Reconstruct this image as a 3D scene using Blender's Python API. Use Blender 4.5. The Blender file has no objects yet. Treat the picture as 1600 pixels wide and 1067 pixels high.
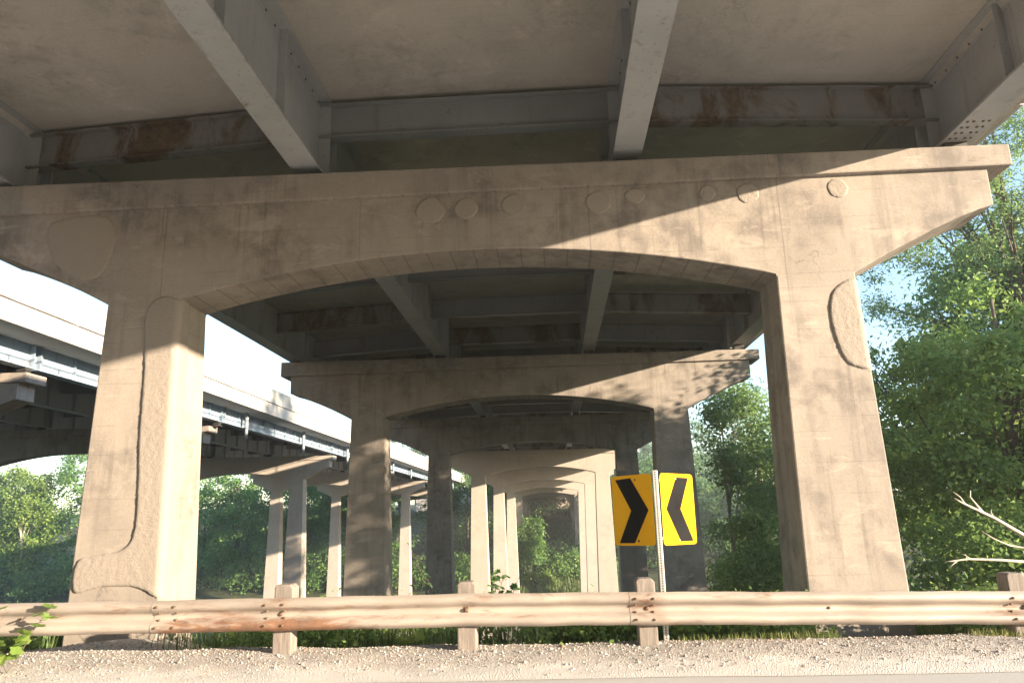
import bpy, math, random
import numpy as np
from mathutils import Vector, Matrix

# ------------------------------------------------------------------ camera, sky, sun, exposure
C = bpy.context.scene.collection
scene = bpy.context.scene
def camera_basis(pitch, yaw, roll):
    fw = Vector((-math.sin(yaw)*math.cos(pitch), math.cos(yaw)*math.cos(pitch), math.sin(pitch)))
    rt = Vector((math.cos(yaw), math.sin(yaw), 0)); up = rt.cross(fw)
    return rt*math.cos(roll)+up*math.sin(roll), -rt*math.sin(roll)+up*math.cos(roll), fw
rt, up, fw = camera_basis(0.23367344, 0.05069407, -0.02770272)
cam = bpy.data.objects.new('camera', bpy.data.cameras.new('camera')); C.objects.link(cam)
cam.matrix_world = Matrix(((rt.x, up.x, -fw.x, 0), (rt.y, up.y, -fw.y, 0), (rt.z, up.z, -fw.z, 0), (0, 0, 0, 1)))
cam.data.sensor_width = 36; cam.data.lens = 36*1150.4/1600
cam.data.clip_start = 0.05; cam.data.clip_end = 3000
scene.camera = cam
scene.cycles.max_bounces = 16; scene.cycles.diffuse_bounces = 9; scene.cycles.transmission_bounces = 10

LIGHT = Vector((-4.31, 2.17, -1.0)).normalized()          # the way sunlight travels
ELEV = math.asin(-LIGHT.z)
AZIM = math.atan2(-LIGHT.x, -LIGHT.y)                      # from +Y towards +X
world = bpy.data.worlds.new('World'); scene.world = world; world.use_nodes = True
wn = world.node_tree.nodes; wl = world.node_tree.links
sky = wn.new('ShaderNodeTexSky'); sky.sky_type = 'NISHITA'; sky.sun_disc = False
sky.sun_elevation = ELEV; sky.sun_rotation = AZIM; sky.air_density = 1.0; sky.dust_density = 0.25; sky.ozone_density = 1.5
wl.new(sky.outputs[0], wn['Background'].inputs[0]); wn['Background'].inputs[1].default_value = 0.125
sun = bpy.data.objects.new('sun', bpy.data.lights.new('sun', 'SUN')); C.objects.link(sun)
sun.data.energy = 4.8; sun.data.angle = math.radians(0.55); sun.data.color = (1.0, 0.82, 0.60)
sun.rotation_euler = LIGHT.to_track_quat('-Z', 'Y').to_euler(); sun.location = (60, -30, 40)
scene.view_settings.view_transform = 'Standard'; scene.view_settings.look = 'None'
scene.view_settings.exposure = 2.0; scene.view_settings.gamma = 1.0

rng = np.random.default_rng(7)
GZ = -1.36                                                 # level of the road shoulder (eye at 0)
CX = -1.0                                                  # centre line of the near bridge
SHIFT = -22.7; LIFT = 0.15                                              # the parallel bridge
PIERS = [9.45, 21.95, 35.9, 54.8, 74.8, 95.7, 116.5, 137.0, 157.5]
WATER = -9.5

# ------------------------------------------------------------------ materials
def mat(name, rough=0.8, metal=0.0, spec=0.3):
    m = bpy.data.materials.new(name); m.use_nodes = True
    b = m.node_tree.nodes['Principled BSDF']
    b.inputs['Roughness'].default_value = rough; b.inputs['Metallic'].default_value = metal
    b.inputs['Specular IOR Level'].default_value = spec
    return m, m.node_tree.nodes, m.node_tree.links, b
def pos(n, l, scale=(1, 1, 1)):
    g = n.new('ShaderNodeNewGeometry'); mp = n.new('ShaderNodeMapping'); mp.inputs['Scale'].default_value = scale
    l.new(g.outputs['Position'], mp.inputs['Vector']); return mp.outputs[0]
def noise(n, l, vec, scale, detail=4, rough=0.55, dist=0.0):
    t = n.new('ShaderNodeTexNoise'); t.inputs['Scale'].default_value = scale; t.inputs['Detail'].default_value = detail
    t.inputs['Roughness'].default_value = rough; t.inputs['Distortion'].default_value = dist
    l.new(vec, t.inputs['Vector']); return t.outputs['Fac']
def ramp(n, l, fac, stops):
    r = n.new('ShaderNodeValToRGB')
    while len(r.color_ramp.elements) < len(stops): r.color_ramp.elements.new(0.5)
    for e, (p, c) in zip(r.color_ramp.elements, stops):
        e.position = p; e.color = (*c, 1) if len(c) == 3 else c
    l.new(fac, r.inputs[0]); return r.outputs[0]
def mix(n, l, fac, a, b, mode='MIX'):
    m = n.new('ShaderNodeMix'); m.data_type = 'RGBA'; m.blend_type = mode
    for sock, v in ((m.inputs[0], fac), (m.inputs[6], a), (m.inputs[7], b)):
        if hasattr(v, 'links'): l.new(v, sock)
        elif isinstance(v, tuple): sock.default_value = (*v, 1)
        else: sock.default_value = v
    return m.outputs[2]
def math_(n, l, op, a, b=None, c=None):
    m = n.new('ShaderNodeMath'); m.operation = op
    for i, v in enumerate((a, b, c)):
        if v is None: continue
        if hasattr(v, 'links'): l.new(v, m.inputs[i])
        else: m.inputs[i].default_value = v
    return m.outputs[0]
def bump(n, l, b, h, strength=0.3, dist=0.02):
    bp = n.new('ShaderNodeBump'); bp.inputs['Strength'].default_value = strength; bp.inputs['Distance'].default_value = dist
    l.new(h, bp.inputs['Height']); l.new(bp.outputs[0], b.inputs['Normal'])
def gray(v): return (v, v, v)

def concrete(name, a, bcol, dark, boards='z', streak=0.35):
    m, n, l, b = mat(name, 0.88)
    p = pos(n, l)
    big = noise(n, l, p, 0.55, 5, 0.6, 0.4); mid = noise(n, l, p, 2.6, 6, 0.65, 0.3); fine = noise(n, l, p, 34, 4, 0.7)
    col = mix(n, l, ramp(n, l, big, [(0.36, gray(0)), (0.66, gray(1))]), a, bcol)
    st = noise(n, l, pos(n, l, (2.2, 2.2, 0.22)), 1.6, 5, 0.65)
    col = mix(n, l, math_(n, l, 'MULTIPLY', ramp(n, l, st, [(0.52, gray(0)), (0.72, gray(1))]), streak), col, dark)
    area = ramp(n, l, noise(n, l, pos(n, l, (1, 1, 1.4)), 0.42, 3, 0.5, 0.6), [(0.44, gray(0.12)), (0.58, gray(1))])
    col = mix(n, l, math_(n, l, 'MULTIPLY', math_(n, l, 'MULTIPLY', ramp(n, l, mid, [(0.44, gray(0)), (0.66, gray(1))]), 0.72), area), col, dark)
    st2 = noise(n, l, pos(n, l, (7, 7, 0.28)), 1.3, 4, 0.6)
    col = mix(n, l, math_(n, l, 'MULTIPLY', math_(n, l, 'MULTIPLY', ramp(n, l, st2, [(0.55, gray(0)), (0.70, gray(1))]), 0.45), area), col, tuple(v_*0.8 for v_ in dark))
    pale = ramp(n, l, noise(n, l, pos(n, l, (1, 1, 3.0)), 1.35, 6, 0.7, 0.6), [(0.58, gray(0)), (0.66, gray(1))])
    col = mix(n, l, math_(n, l, 'MULTIPLY', pale, 0.35), col, tuple(min(1, v*1.35) for v in a))
    # faint lines the form boards left
    sx = n.new('ShaderNodeSeparateXYZ'); l.new(p, sx.inputs[0])
    ax = sx.outputs['Z'] if boards == 'z' else sx.outputs['Y']
    wob = math_(n, l, 'MULTIPLY_ADD', noise(n, l, p, 1.2, 2), 0.05, ax)
    fr = math_(n, l, 'FRACT', math_(n, l, 'MULTIPLY', wob, 1/0.19))
    line = math_(n, l, 'LESS_THAN', fr, 0.05)
    brk = ramp(n, l, noise(n, l, pos(n, l, (0.7, 0.7, 3)), 1.7, 3), [(0.48, gray(0)), (0.6, gray(1))])
    line = math_(n, l, 'MULTIPLY', line, brk)
    col = mix(n, l, math_(n, l, 'MULTIPLY', line, 0.35), col, dark)
    col = mix(n, l, 0.5, col, ramp(n, l, fine, [(0.3, gray(0.42)), (0.7, gray(0.58))]), 'OVERLAY')
    if boards == 'z':                                          # vertical pour joints, and stronger sunlight mixed into the far piers' colour
        for xj in (-5.32, -2.55, 0.62, 3.18):
            dj = math_(n, l, 'ABSOLUTE', math_(n, l, 'SUBTRACT', math_(n, l, 'MULTIPLY_ADD', mid, 0.03, sx.outputs['X']), xj+0.015))
            jl = math_(n, l, 'MULTIPLY', math_(n, l, 'LESS_THAN', dj, 0.010), ramp(n, l, big, [(0.35, gray(0.2)), (0.6, gray(1))]))
            jh = math_(n, l, 'MULTIPLY', math_(n, l, 'GREATER_THAN', sx.outputs['Z'], 2.2), math_(n, l, 'LESS_THAN', sx.outputs['Z'], 4.42))
            col = mix(n, l, math_(n, l, 'MULTIPLY', math_(n, l, 'MULTIPLY', jl, jh), 0.55), col, dark)
        gn = n.new('ShaderNodeNewGeometry'); sn = n.new('ShaderNodeSeparateXYZ'); l.new(gn.outputs['Normal'], sn.inputs[0])
        bd = math_(n, l, 'MULTIPLY', math_(n, l, 'LESS_THAN', sn.outputs['Z'], -0.6), math_(n, l, 'LESS_THAN', math_(n, l, 'FRACT', math_(n, l, 'MULTIPLY', math_(n, l, 'MULTIPLY_ADD', mid, 0.04, sx.outputs['X']), 3.1)), 0.06))
        col = mix(n, l, math_(n, l, 'MULTIPLY', bd, 0.6), col, dark)
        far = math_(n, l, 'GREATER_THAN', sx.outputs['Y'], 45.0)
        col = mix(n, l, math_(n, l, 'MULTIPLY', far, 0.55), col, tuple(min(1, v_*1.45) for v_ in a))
    # hairline cracks
    v = n.new('ShaderNodeTexVoronoi'); v.feature = 'DISTANCE_TO_EDGE'; v.inputs['Scale'].default_value = 0.55
    dv = n.new('ShaderNodeVectorMath'); dv.operation = 'ADD'; l.new(p, dv.inputs[0])
    nn = n.new('ShaderNodeTexNoise'); nn.inputs['Scale'].default_value = 2.2; nn.inputs['Detail'].default_value = 5; l.new(p, nn.inputs['Vector'])
    l.new(nn.outputs['Color'], dv.inputs[1]); l.new(dv.outputs[0], v.inputs['Vector'])
    crack = math_(n, l, 'MULTIPLY', math_(n, l, 'LESS_THAN', v.outputs['Distance'], 0.0045), ramp(n, l, big, [(0.5, gray(0)), (0.6, gray(1))]))
    col = mix(n, l, math_(n, l, 'MULTIPLY', crack, 0.25), col, tuple(v_*0.35 for v_ in dark))
    l.new(col, b.inputs['Base Color'])
    h = math_(n, l, 'ADD', math_(n, l, 'MULTIPLY', fine, 0.35), math_(n, l, 'MULTIPLY', line, -0.5))
    h = math_(n, l, 'ADD', h, math_(n, l, 'MULTIPLY', mid, 0.6)); h = math_(n, l, 'ADD', h, math_(n, l, 'MULTIPLY', crack, -0.4))
    bump(n, l, b, h, 0.35, 0.02)
    return m
M = {}
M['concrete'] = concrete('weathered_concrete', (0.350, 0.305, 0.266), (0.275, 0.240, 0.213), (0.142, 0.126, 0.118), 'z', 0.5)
M['soffit'] = concrete('deck_concrete', (0.54, 0.50, 0.465), (0.46, 0.44, 0.41), (0.35, 0.325, 0.30), 'y', 0.1)
M['parapet'] = concrete('pale_concrete', (0.52, 0.48, 0.43), (0.44, 0.41, 0.37), (0.28, 0.26, 0.24), 'z', 0.5)

def shotcrete():
    m, n, l, b = mat('rough_shotcrete', 0.95)
    p = pos(n, l); a = noise(n, l, p, 1.5, 5, 0.65); f = noise(n, l, p, 44, 5, 0.7, 0.3)
    col = mix(n, l, a, (0.350, 0.305, 0.266), (0.275, 0.240, 0.213))
    col = mix(n, l, 0.5, col, ramp(n, l, f, [(0.3, gray(0.42)), (0.7, gray(0.58))]), 'OVERLAY')
    l.new(col, b.inputs['Base Color']); bump(n, l, b, math_(n, l, 'ADD', f, math_(n, l, 'MULTIPLY', noise(n, l, p, 48, 4, 0.7, 0.5), 1.2)), 0.5, 0.012); return m
M['patch'] = shotcrete()

def steel(name, a, bcol, rust_amt):
    m, n, l, b = mat(name, 0.55, 0.0, 0.4)
    p = pos(n, l); big = noise(n, l, p, 0.9, 5, 0.6)
    col = mix(n, l, ramp(n, l, big, [(0.35, gray(0)), (0.65, gray(1))]), a, bcol)
    r = noise(n, l, pos(n, l, (0.75, 0.6, 0.30)), 1.5, 7, 0.72, 0.5); lo = 0.68-rust_amt
    msk = ramp(n, l, r, [(lo, gray(0)), (lo+0.10, gray(1))])
    rc = ramp(n, l, noise(n, l, p, 9, 5, 0.7), [(0.3, (0.045, 0.028, 0.016)), (0.55, (0.135, 0.080, 0.040)), (0.75, (0.23, 0.155, 0.080))])
    col = mix(n, l, math_(n, l, 'MULTIPLY', msk, 0.78), col, rc)
    dr = noise(n, l, pos(n, l, (5, 5, 0.35)), 1.6, 4, 0.6)
    col = mix(n, l, math_(n, l, 'MULTIPLY', ramp(n, l, dr, [(0.58, gray(0)), (0.72, gray(1))]), 0.35), col, (0.16, 0.11, 0.075))
    spk = ramp(n, l, noise(n, l, p, 22, 3, 0.6), [(0.66, gray(0)), (0.70, gray(1))])
    col = mix(n, l, math_(n, l, 'MULTIPLY', spk, 0.5), col, (0.10, 0.06, 0.035))
    l.new(col, b.inputs['Base Color'])
    l.new(ramp(n, l, msk, [(0, gray(0.5)), (1, gray(0.9))]), b.inputs['Roughness'])
    bump(n, l, b, math_(n, l, 'ADD', msk, noise(n, l, p, 18, 3)), 0.12, 0.01); return m
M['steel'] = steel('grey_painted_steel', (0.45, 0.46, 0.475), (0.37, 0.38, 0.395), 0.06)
M['beam'] = steel('dark_beam_paint', (0.30, 0.31, 0.325), (0.25, 0.26, 0.275), 0.07)  # darker grey paint of the cross beams
M['beam_rusty'] = steel('rusting_beam_paint', (0.27, 0.265, 0.26), (0.22, 0.215, 0.21), 0.22)
M['steel_pale'] = steel('pale_painted_steel', (0.31, 0.385, 0.47), (0.25, 0.32, 0.40), 0.11)
M['pipe'] = steel('pale_pipe_steel', (0.36, 0.41, 0.46), (0.30, 0.35, 0.40), 0.02)
M['bearing'] = steel('bearing_steel', (0.07, 0.065, 0.06), (0.05, 0.045, 0.04), 0.1)

def rail_metal():
    m, n, l, b = mat('galvanised_rail', 0.55, 0.15, 0.5)
    p = pos(n, l); big = noise(n, l, pos(n, l, (0.6, 1, 4)), 1.4, 6, 0.65)
    col = mix(n, l, ramp(n, l, big, [(0.35, gray(0)), (0.65, gray(1))]), (0.41, 0.358, 0.318), (0.29, 0.25, 0.222))
    sx = n.new('ShaderNodeSeparateXYZ'); l.new(p, sx.inputs[0])
    nz = noise(n, l, pos(n, l, (1.0, 2, 5)), 1.8, 7, 0.7, 0.4)
    xm = n.new('ShaderNodeMapRange'); xm.interpolation_type = 'SMOOTHSTEP'; l.new(sx.outputs['X'], xm.inputs[0])
    xm.inputs[1].default_value = -4.5; xm.inputs[2].default_value = -3.6
    xm2 = n.new('ShaderNodeMapRange'); xm2.interpolation_type = 'SMOOTHSTEP'; l.new(sx.outputs['X'], xm2.inputs[0])
    xm2.inputs[1].default_value = -1.2; xm2.inputs[2].default_value = -2.7
    zone = math_(n, l, 'MULTIPLY', xm.outputs[0], xm2.outputs[0])
    zm = n.new('ShaderNodeMapRange'); l.new(sx.outputs['Z'], zm.inputs[0]); zm.inputs[1].default_value = -0.80; zm.inputs[2].default_value = -1.06
    z01 = math_(n, l, 'ADD', nz, math_(n, l, 'MULTIPLY', zone, math_(n, l, 'MULTIPLY', zm.outputs[0], 0.30)))
    msk = ramp(n, l, z01, [(0.57, gray(0)), (0.74, gray(1))])
    rc = ramp(n, l, noise(n, l, p, 8, 5, 0.7), [(0.3, (0.10, 0.042, 0.02)), (0.7, (0.28, 0.13, 0.065))])
    col = mix(n, l, math_(n, l, 'MULTIPLY', msk, 0.85), col, rc)
    # rust bleeding at the bolted joints
    for xj in (-2.9, 0.86, 4.66):
        d = math_(n, l, 'ABSOLUTE', math_(n, l, 'SUBTRACT', sx.outputs['X'], xj))
        k = n.new('ShaderNodeMapRange'); l.new(d, k.inputs[0]); k.inputs[1].default_value = 0.26; k.inputs[2].default_value = 0.05
        jm = math_(n, l, 'MULTIPLY', k.outputs[0], ramp(n, l, nz, [(0.46, gray(0)), (0.6, gray(1))]))
        col = mix(n, l, math_(n, l, 'MULTIPLY', jm, 0.7), col, rc)
    l.new(col, b.inputs['Base Color'])
    bump(n, l, b, noise(n, l, p, 30, 4), 0.12, 0.006); return m
M['rail'] = rail_metal()

def simple(name, c1, c2, scale=6, rough=0.8, metal=0, bmp=0.2, scl=(1, 1, 1)):
    m, n, l, b = mat(name, rough, metal)
    f = noise(n, l, pos(n, l, scl), scale, 5, 0.65)
    l.new(ramp(n, l, f, [(0.32, c1), (0.68, c2)]), b.inputs['Base Color']); bump(n, l, b, f, bmp, 0.01); return m
M['post_wood'] = simple('weathered_wood', (0.17, 0.145, 0.130), (0.29, 0.250, 0.225), 5, 0.9, 0, 0.5, (6, 6, 0.8))
M['bolt'] = simple('rusty_bolt', (0.10, 0.06, 0.04), (0.22, 0.15, 0.10), 30, 0.7, 0.3)
M['galv'] = simple('galvanised_steel', (0.42, 0.41, 0.39), (0.55, 0.53, 0.50), 14, 0.45, 0.4, 0.05)
M['hole'] = simple('post_hole', (0.02, 0.02, 0.02), (0.03, 0.03, 0.03), 5)
M['yellow'] = simple('sign_yellow', (0.86, 0.42, 0.003), (0.96, 0.50, 0.004), 2.2, 0.5, 0, 0.0)
M['black'] = simple('sign_black', (0.013, 0.013, 0.014), (0.022, 0.022, 0.023), 3, 0.85, 0, 0.0)
M['yellow'].node_tree.nodes['Principled BSDF'].inputs['Specular IOR Level'].default_value = 0.12
M['black'].node_tree.nodes['Principled BSDF'].inputs['Specular IOR Level'].default_value = 0.03
M['sign_back'] = simple('sign_aluminium', (0.4, 0.4, 0.4), (0.5, 0.5, 0.5), 8, 0.4, 0.6, 0.02)
M['bark'] = simple('tree_bark', (0.07, 0.055, 0.042), (0.17, 0.14, 0.11), 4, 0.95, 0, 0.8, (5, 5, 0.9))
M['pale_bark'] = simple('pale_bark', (0.24, 0.215, 0.18), (0.42, 0.39, 0.34), 5, 0.95, 0, 0.4, (3, 3, 1))
M['dead_wood'] = simple('bleached_dead_wood', (0.42, 0.36, 0.30), (0.62, 0.56, 0.49), 7, 0.9, 0, 0.4, (2, 2, 2))
M['cable'] = simple('dark_conduit', (0.07, 0.06, 0.055), (0.12, 0.10, 0.09), 5)
M['soil'] = simple('bank_soil', (0.032, 0.045, 0.018), (0.080, 0.085, 0.040), 0.8, 0.95, 0, 0.6)
M['asphalt'] = simple('worn_asphalt', (0.47, 0.465, 0.455), (0.56, 0.555, 0.545), 60, 0.9, 0, 0.4)

def gravel_mat():
    m, n, l, b = mat('shoulder_gravel', 0.95)
    p = pos(n, l)
    v = n.new('ShaderNodeTexVoronoi'); v.inputs['Scale'].default_value = 70; l.new(p, v.inputs['Vector'])
    sep = n.new('ShaderNodeSeparateColor'); l.new(v.outputs['Color'], sep.inputs[0])
    peb = ramp(n, l, sep.outputs[0], [(0.0, (0.23, 0.212, 0.200)), (0.5, (0.41, 0.378, 0.355)), (1.0, (0.60, 0.56, 0.53))])
    dirt = noise(n, l, p, 2.4, 6, 0.7)
    col = mix(n, l, ramp(n, l, dirt, [(0.42, gray(0.1)), (0.70, gray(0.75))]), peb, (0.42, 0.39, 0.37))
    # dust and fines worn pale along the pavement edge
    sx = n.new('ShaderNodeSeparateXYZ'); l.new(p, sx.inputs[0])
    w = math_(n, l, 'MULTIPLY_ADD', dirt, 0.75, sx.outputs['Y'])
    mr = n.new('ShaderNodeMapRange'); mr.interpolation_type = 'SMOOTHSTEP'; l.new(w, mr.inputs[0]); mr.inputs[1].default_value = 8.05; mr.inputs[2].default_value = 7.65
    col = mix(n, l, math_(n, l, 'MULTIPLY', mr.outputs[0], 0.8), col, (0.68, 0.655, 0.63))
    l.new(col, b.inputs['Base Color'])
    h = math_(n, l, 'SUBTRACT', 1.0, v.outputs['Distance']); h = math_(n, l, 'ADD', h, math_(n, l, 'MULTIPLY', dirt, 0.8))
    bump(n, l, b, h, 0.75, 0.012); return m
M['gravel'] = gravel_mat()
def pebble_mat():
    m, n, l, b = mat('loose_stone', 0.9)
    g = n.new('ShaderNodeNewGeometry')
    l.new(ramp(n, l, g.outputs['Random Per Island'], [(0.0, (0.17, 0.155, 0.145)), (0.45, (0.36, 0.33, 0.305)), (0.85, (0.55, 0.51, 0.48)), (1.0, (0.28, 0.16, 0.11))]), b.inputs['Base Color'])
    return m
M['stone'] = pebble_mat()
def water_mat():
    m, n, l, b = mat('river_water', 0.22, 0, 0.5)
    b.inputs['Base Color'].default_value = (0.045, 0.055, 0.035, 1)
    bump(n, l, b, noise(n, l, pos(n, l, (1, 0.4, 1)), 1.6, 4, 0.6, 0.4), 0.25, 0.05); return m
M['water'] = water_mat()
def leaf_mat(name, stops, trans=0.52):
    m, n, l, b = mat(name, 0.55, 0, 0.35)
    g = n.new('ShaderNodeNewGeometry')
    big = noise(n, l, pos(n, l), 0.45, 3)
    f = math_(n, l, 'ADD', math_(n, l, 'MULTIPLY', g.outputs['Random Per Island'], 0.62), math_(n, l, 'MULTIPLY', math_(n, l, 'SUBTRACT', big, 0.5), 1.5))
    f = math_(n, l, 'ADD', f, 0.22)
    col = ramp(n, l, f, stops); l.new(col, b.inputs['Base Color'])
    tr = n.new('ShaderNodeBsdfTranslucent'); l.new(mix(n, l, 0.55, col, (0.30, 0.43, 0.12)), tr.inputs['Color'])
    ms = n.new('ShaderNodeMixShader'); ms.inputs[0].default_value = trans
    l.new(b.outputs[0], ms.inputs[1]); l.new(tr.outputs[0], ms.inputs[2])
    l.new(ms.outputs[0], n['Material Output'].inputs['Surface']); return m
M['leaf'] = leaf_mat('maple_leaves', [(0.1, (0.066, 0.151, 0.052)), (0.5, (0.133, 0.273, 0.084)), (0.9, (0.282, 0.434, 0.120))])
M['leaf_dark'] = leaf_mat('dark_leaves', [(0.1, (0.044, 0.111, 0.057)), (0.5, (0.091, 0.191, 0.087)), (0.9, (0.172, 0.302, 0.108))])
M['leaf_blue'] = leaf_mat('willow_leaves', [(0.1, (0.075, 0.151, 0.091)), (0.5, (0.142, 0.246, 0.132)), (0.9, (0.235, 0.348, 0.167))])
M['leaf_light'] = leaf_mat('light_leaves', [(0.1, (0.081, 0.149, 0.033)), (0.5, (0.149, 0.247, 0.051)), (0.9, (0.265, 0.345, 0.076))], 0.4)
M['leaf_near'] = leaf_mat('pale_maple_leaves', [(0.1, (0.110, 0.195, 0.065)), (0.5, (0.225, 0.370, 0.115)), (0.9, (0.400, 0.510, 0.150))], 0.52)
M['leaf_far'] = leaf_mat('feathery_leaves', [(0.1, (0.095, 0.165, 0.085)), (0.5, (0.180, 0.290, 0.135)), (0.9, (0.290, 0.400, 0.170))], 0.52)
M['dry_grass'] = leaf_mat('dry_verge_grass', [(0.1, (0.085, 0.115, 0.035)), (0.5, (0.190, 0.215, 0.070)), (0.9, (0.360, 0.330, 0.150))], 0.3)  # dry yellowish blades for the gravel edge
M['grass'] = leaf_mat('bank_grass', [(0.1, (0.042, 0.084, 0.029)), (0.5, (0.090, 0.150, 0.045)), (0.9, (0.240, 0.264, 0.112))], 0.3)

# ------------------------------------------------------------------ mesh helpers
class MB:
    def __init__(self): self.v = []; self.f = []
    def quad(self, a, b, c, d):
        i = len(self.v); self.v += [tuple(a), tuple(b), tuple(c), tuple(d)]; self.f.append((i, i+1, i+2, i+3))
    def box(self, x0, x1, y0, y1, z0, z1):
        i = len(self.v)
        self.v += [(x0,y0,z0),(x1,y0,z0),(x1,y1,z0),(x0,y1,z0),(x0,y0,z1),(x1,y0,z1),(x1,y1,z1),(x0,y1,z1)]
        self.f += [(i,i+3,i+2,i+1),(i+4,i+5,i+6,i+7),(i,i+1,i+5,i+4),(i+1,i+2,i+6,i+5),(i+2,i+3,i+7,i+6),(i+3,i,i+4,i+7)]
        return self
    def tube(self, pts, rads, k=6, cap=True):
        pts = [Vector(p) for p in pts]; n = len(pts); base = len(self.v)
        for j, p in enumerate(pts):
            d = (pts[min(j+1, n-1)]-pts[max(j-1, 0)]).normalized()
            a = d.cross(Vector((0.31, 0.2, 0.93) if abs(d.z) < 0.9 else (1, 0.1, 0))).normalized(); b = d.cross(a)
            for q in range(k):
                t = 2*math.pi*q/k; self.v.append(tuple(p+(a*math.cos(t)+b*math.sin(t))*rads[j]))
        for j in range(n-1):
            for q in range(k):
                r = (q+1) % k
                self.f.append((base+j*k+q, base+j*k+r, base+(j+1)*k+r, base+(j+1)*k+q))
        if cap:
            self.f.append(tuple(base+q for q in reversed(range(k)))); self.f.append(tuple(base+(n-1)*k+q for q in range(k)))
        return self
    def build(self, name, m, parent=None, smooth=False, bevel=0, weld=False):
        me = bpy.data.meshes.new(name); me.from_pydata(self.v, [], self.f); 
        if weld:
            import bmesh
            bm = bmesh.new(); bm.from_mesh(me); bmesh.ops.remove_doubles(bm, verts=bm.verts, dist=1e-5)
            bmesh.ops.recalc_face_normals(bm, faces=bm.faces); bm.to_mesh(me); bm.free()
        return link(name, me, m, parent, smooth, bevel)
def link(name, me, m, parent=None, smooth=False, bevel=0):
    me.materials.append(m)
    if smooth: me.polygons.foreach_set('use_smooth', [True]*len(me.polygons))
    o = bpy.data.objects.new(name, me); C.objects.link(o)
    if parent is not None: o.parent = parent
    if bevel:
        md = o.modifiers.new('bevel', 'BEVEL'); md.width = bevel; md.segments = 2; md.limit_method = 'ANGLE'; md.angle_limit = math.radians(40)
    return o
def arr_mesh(name, verts, faces):
    verts = np.asarray(verts, np.float32); faces = np.asarray(faces, np.int32); k = faces.shape[1]
    me = bpy.data.meshes.new(name); me.vertices.add(len(verts)); me.vertices.foreach_set('co', verts.ravel())
    me.loops.add(faces.size); me.loops.foreach_set('vertex_index', faces.ravel())
    me.polygons.add(len(faces)); me.polygons.foreach_set('loop_start', np.arange(0, faces.size, k, dtype=np.int32))
    me.polygons.foreach_set('loop_total', np.full(len(faces), k, np.int32)); me.update(calc_edges=True); return me
def tag(o, label, cat, group=None, kind=None):
    if kind: o['kind'] = kind
    if label: o['label'] = label
    if cat: o['category'] = cat
    if group: o['group'] = group
    return o
def thing(name, label, cat, loc=(0, 0, 0), group=None):
    o = bpy.data.objects.new(name, None); C.objects.link(o); o.location = loc; o.empty_display_size = 0.3
    return tag(o, label, cat, group)
def dup(src, loc, label, rotz=0, scale=None, group=None, skip=()):
    r = src.copy(); C.objects.link(r); r.location = loc; r.rotation_euler = (0, 0, rotz); r['label'] = label
    if scale: r.scale = scale
    if group: r['group'] = group
    for ch in list(src.children):
        if ch.name.split('.')[0] in skip: continue
        c = ch.copy(); C.objects.link(c); c.parent = r
        for g in ch.children:
            d = g.copy(); C.objects.link(d); d.parent = c
    return r
def sstep(a, b, x):
    t = np.clip((np.asarray(x, float)-a)/(b-a), 0, 1); return t*t*(3-2*t)

# ------------------------------------------------------------------ ground, road, river
def vnoise(x, y, s=0):
    return (np.sin(x*0.37+1.3+s)*np.cos(y*0.29+0.7*s)+0.5*np.sin(x*0.91+y*0.63+2.1*s)+0.3*np.sin(x*1.9-y*1.6+s))/1.8
PY = [-400, 8.3, 9.3, 10.5, 13, 22, 30, 34, 38, 94, 99, 104, 116, 137, 156, 176, 260, 2000]
PZ = [-1.40, -1.40, -1.46, -1.75, -2.6, -5.6, -8.3, -9.5, -11.5, -11.5, -9.7, -8.3, -6.3, -4.2, -2.8, 5.5, 6, 8]
def ground_z(x, y):
    x = np.asarray(x, float); y = np.asarray(y, float)
    z = np.interp(y-9*sstep(5.5, 10.5, x)*sstep(12, 26, y)*(1-sstep(60, 85, y)), PY, PZ)
    amp = sstep(10, 16, y)*(1-0.7*sstep(33, 38, y)*(1-sstep(96, 102, y)))
    return z+0.28*amp*vnoise(x, y)
xs = np.unique(np.concatenate([np.linspace(-1500, -120, 14), np.linspace(-120, 80, 101), np.linspace(80, 1500, 14)]))
ys = np.unique(np.concatenate([np.linspace(-400, 6, 16), np.linspace(6, 16, 21), np.linspace(16, 40, 25), np.linspace(40, 94, 12), np.linspace(94, 165, 37), np.linspace(165, 2000, 14)]))
X, Y = np.meshgrid(xs, ys); Z = ground_z(X, Y)
idx = np.arange(X.size).reshape(X.shape)
fc = np.stack([idx[:-1, :-1], idx[:-1, 1:], idx[1:, 1:], idx[1:, :-1]], -1).reshape(-1, 4)
tag(link('ground', arr_mesh('ground', np.stack([X, Y, Z], -1).reshape(-1, 3), fc), M['soil'], None, True), None, None, kind='structure')
mb = MB(); mb.quad((-1500, 35-4.5, WATER), (1500, 30.5, WATER), (1500, 103, WATER), (-1500, 103, WATER))
tag(mb.build('river_water', M['water']), None, None, kind='structure')
mb = MB(); mb.quad((-300, -3.5, -1.385), (300, -3.5, -1.385), (300, 6.95, -1.385), (-300, 6.95, -1.385))
tag(mb.build('road', M['asphalt']), None, None, kind='structure')
def shoulder_z(x, y):
    hump = 0.06*np.exp(-((x+5.3)/0.85)**2-((y-9.1)/0.7)**2)
    lip = 0.07*sstep(7.3, 8.0, y)-0.26*sstep(8.2, 9.3, y)*(1-0.75*np.exp(-((x+5.3)/0.9)**2))
    return -1.380+0.010*sstep(6.95, 7.1, y)+hump+lip+0.018*vnoise(x*3, y*4, 1)*sstep(6.9, 7.6, y)+0.012*vnoise(x*9, y*11, 2)*sstep(6.95, 7.1, y)
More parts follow.
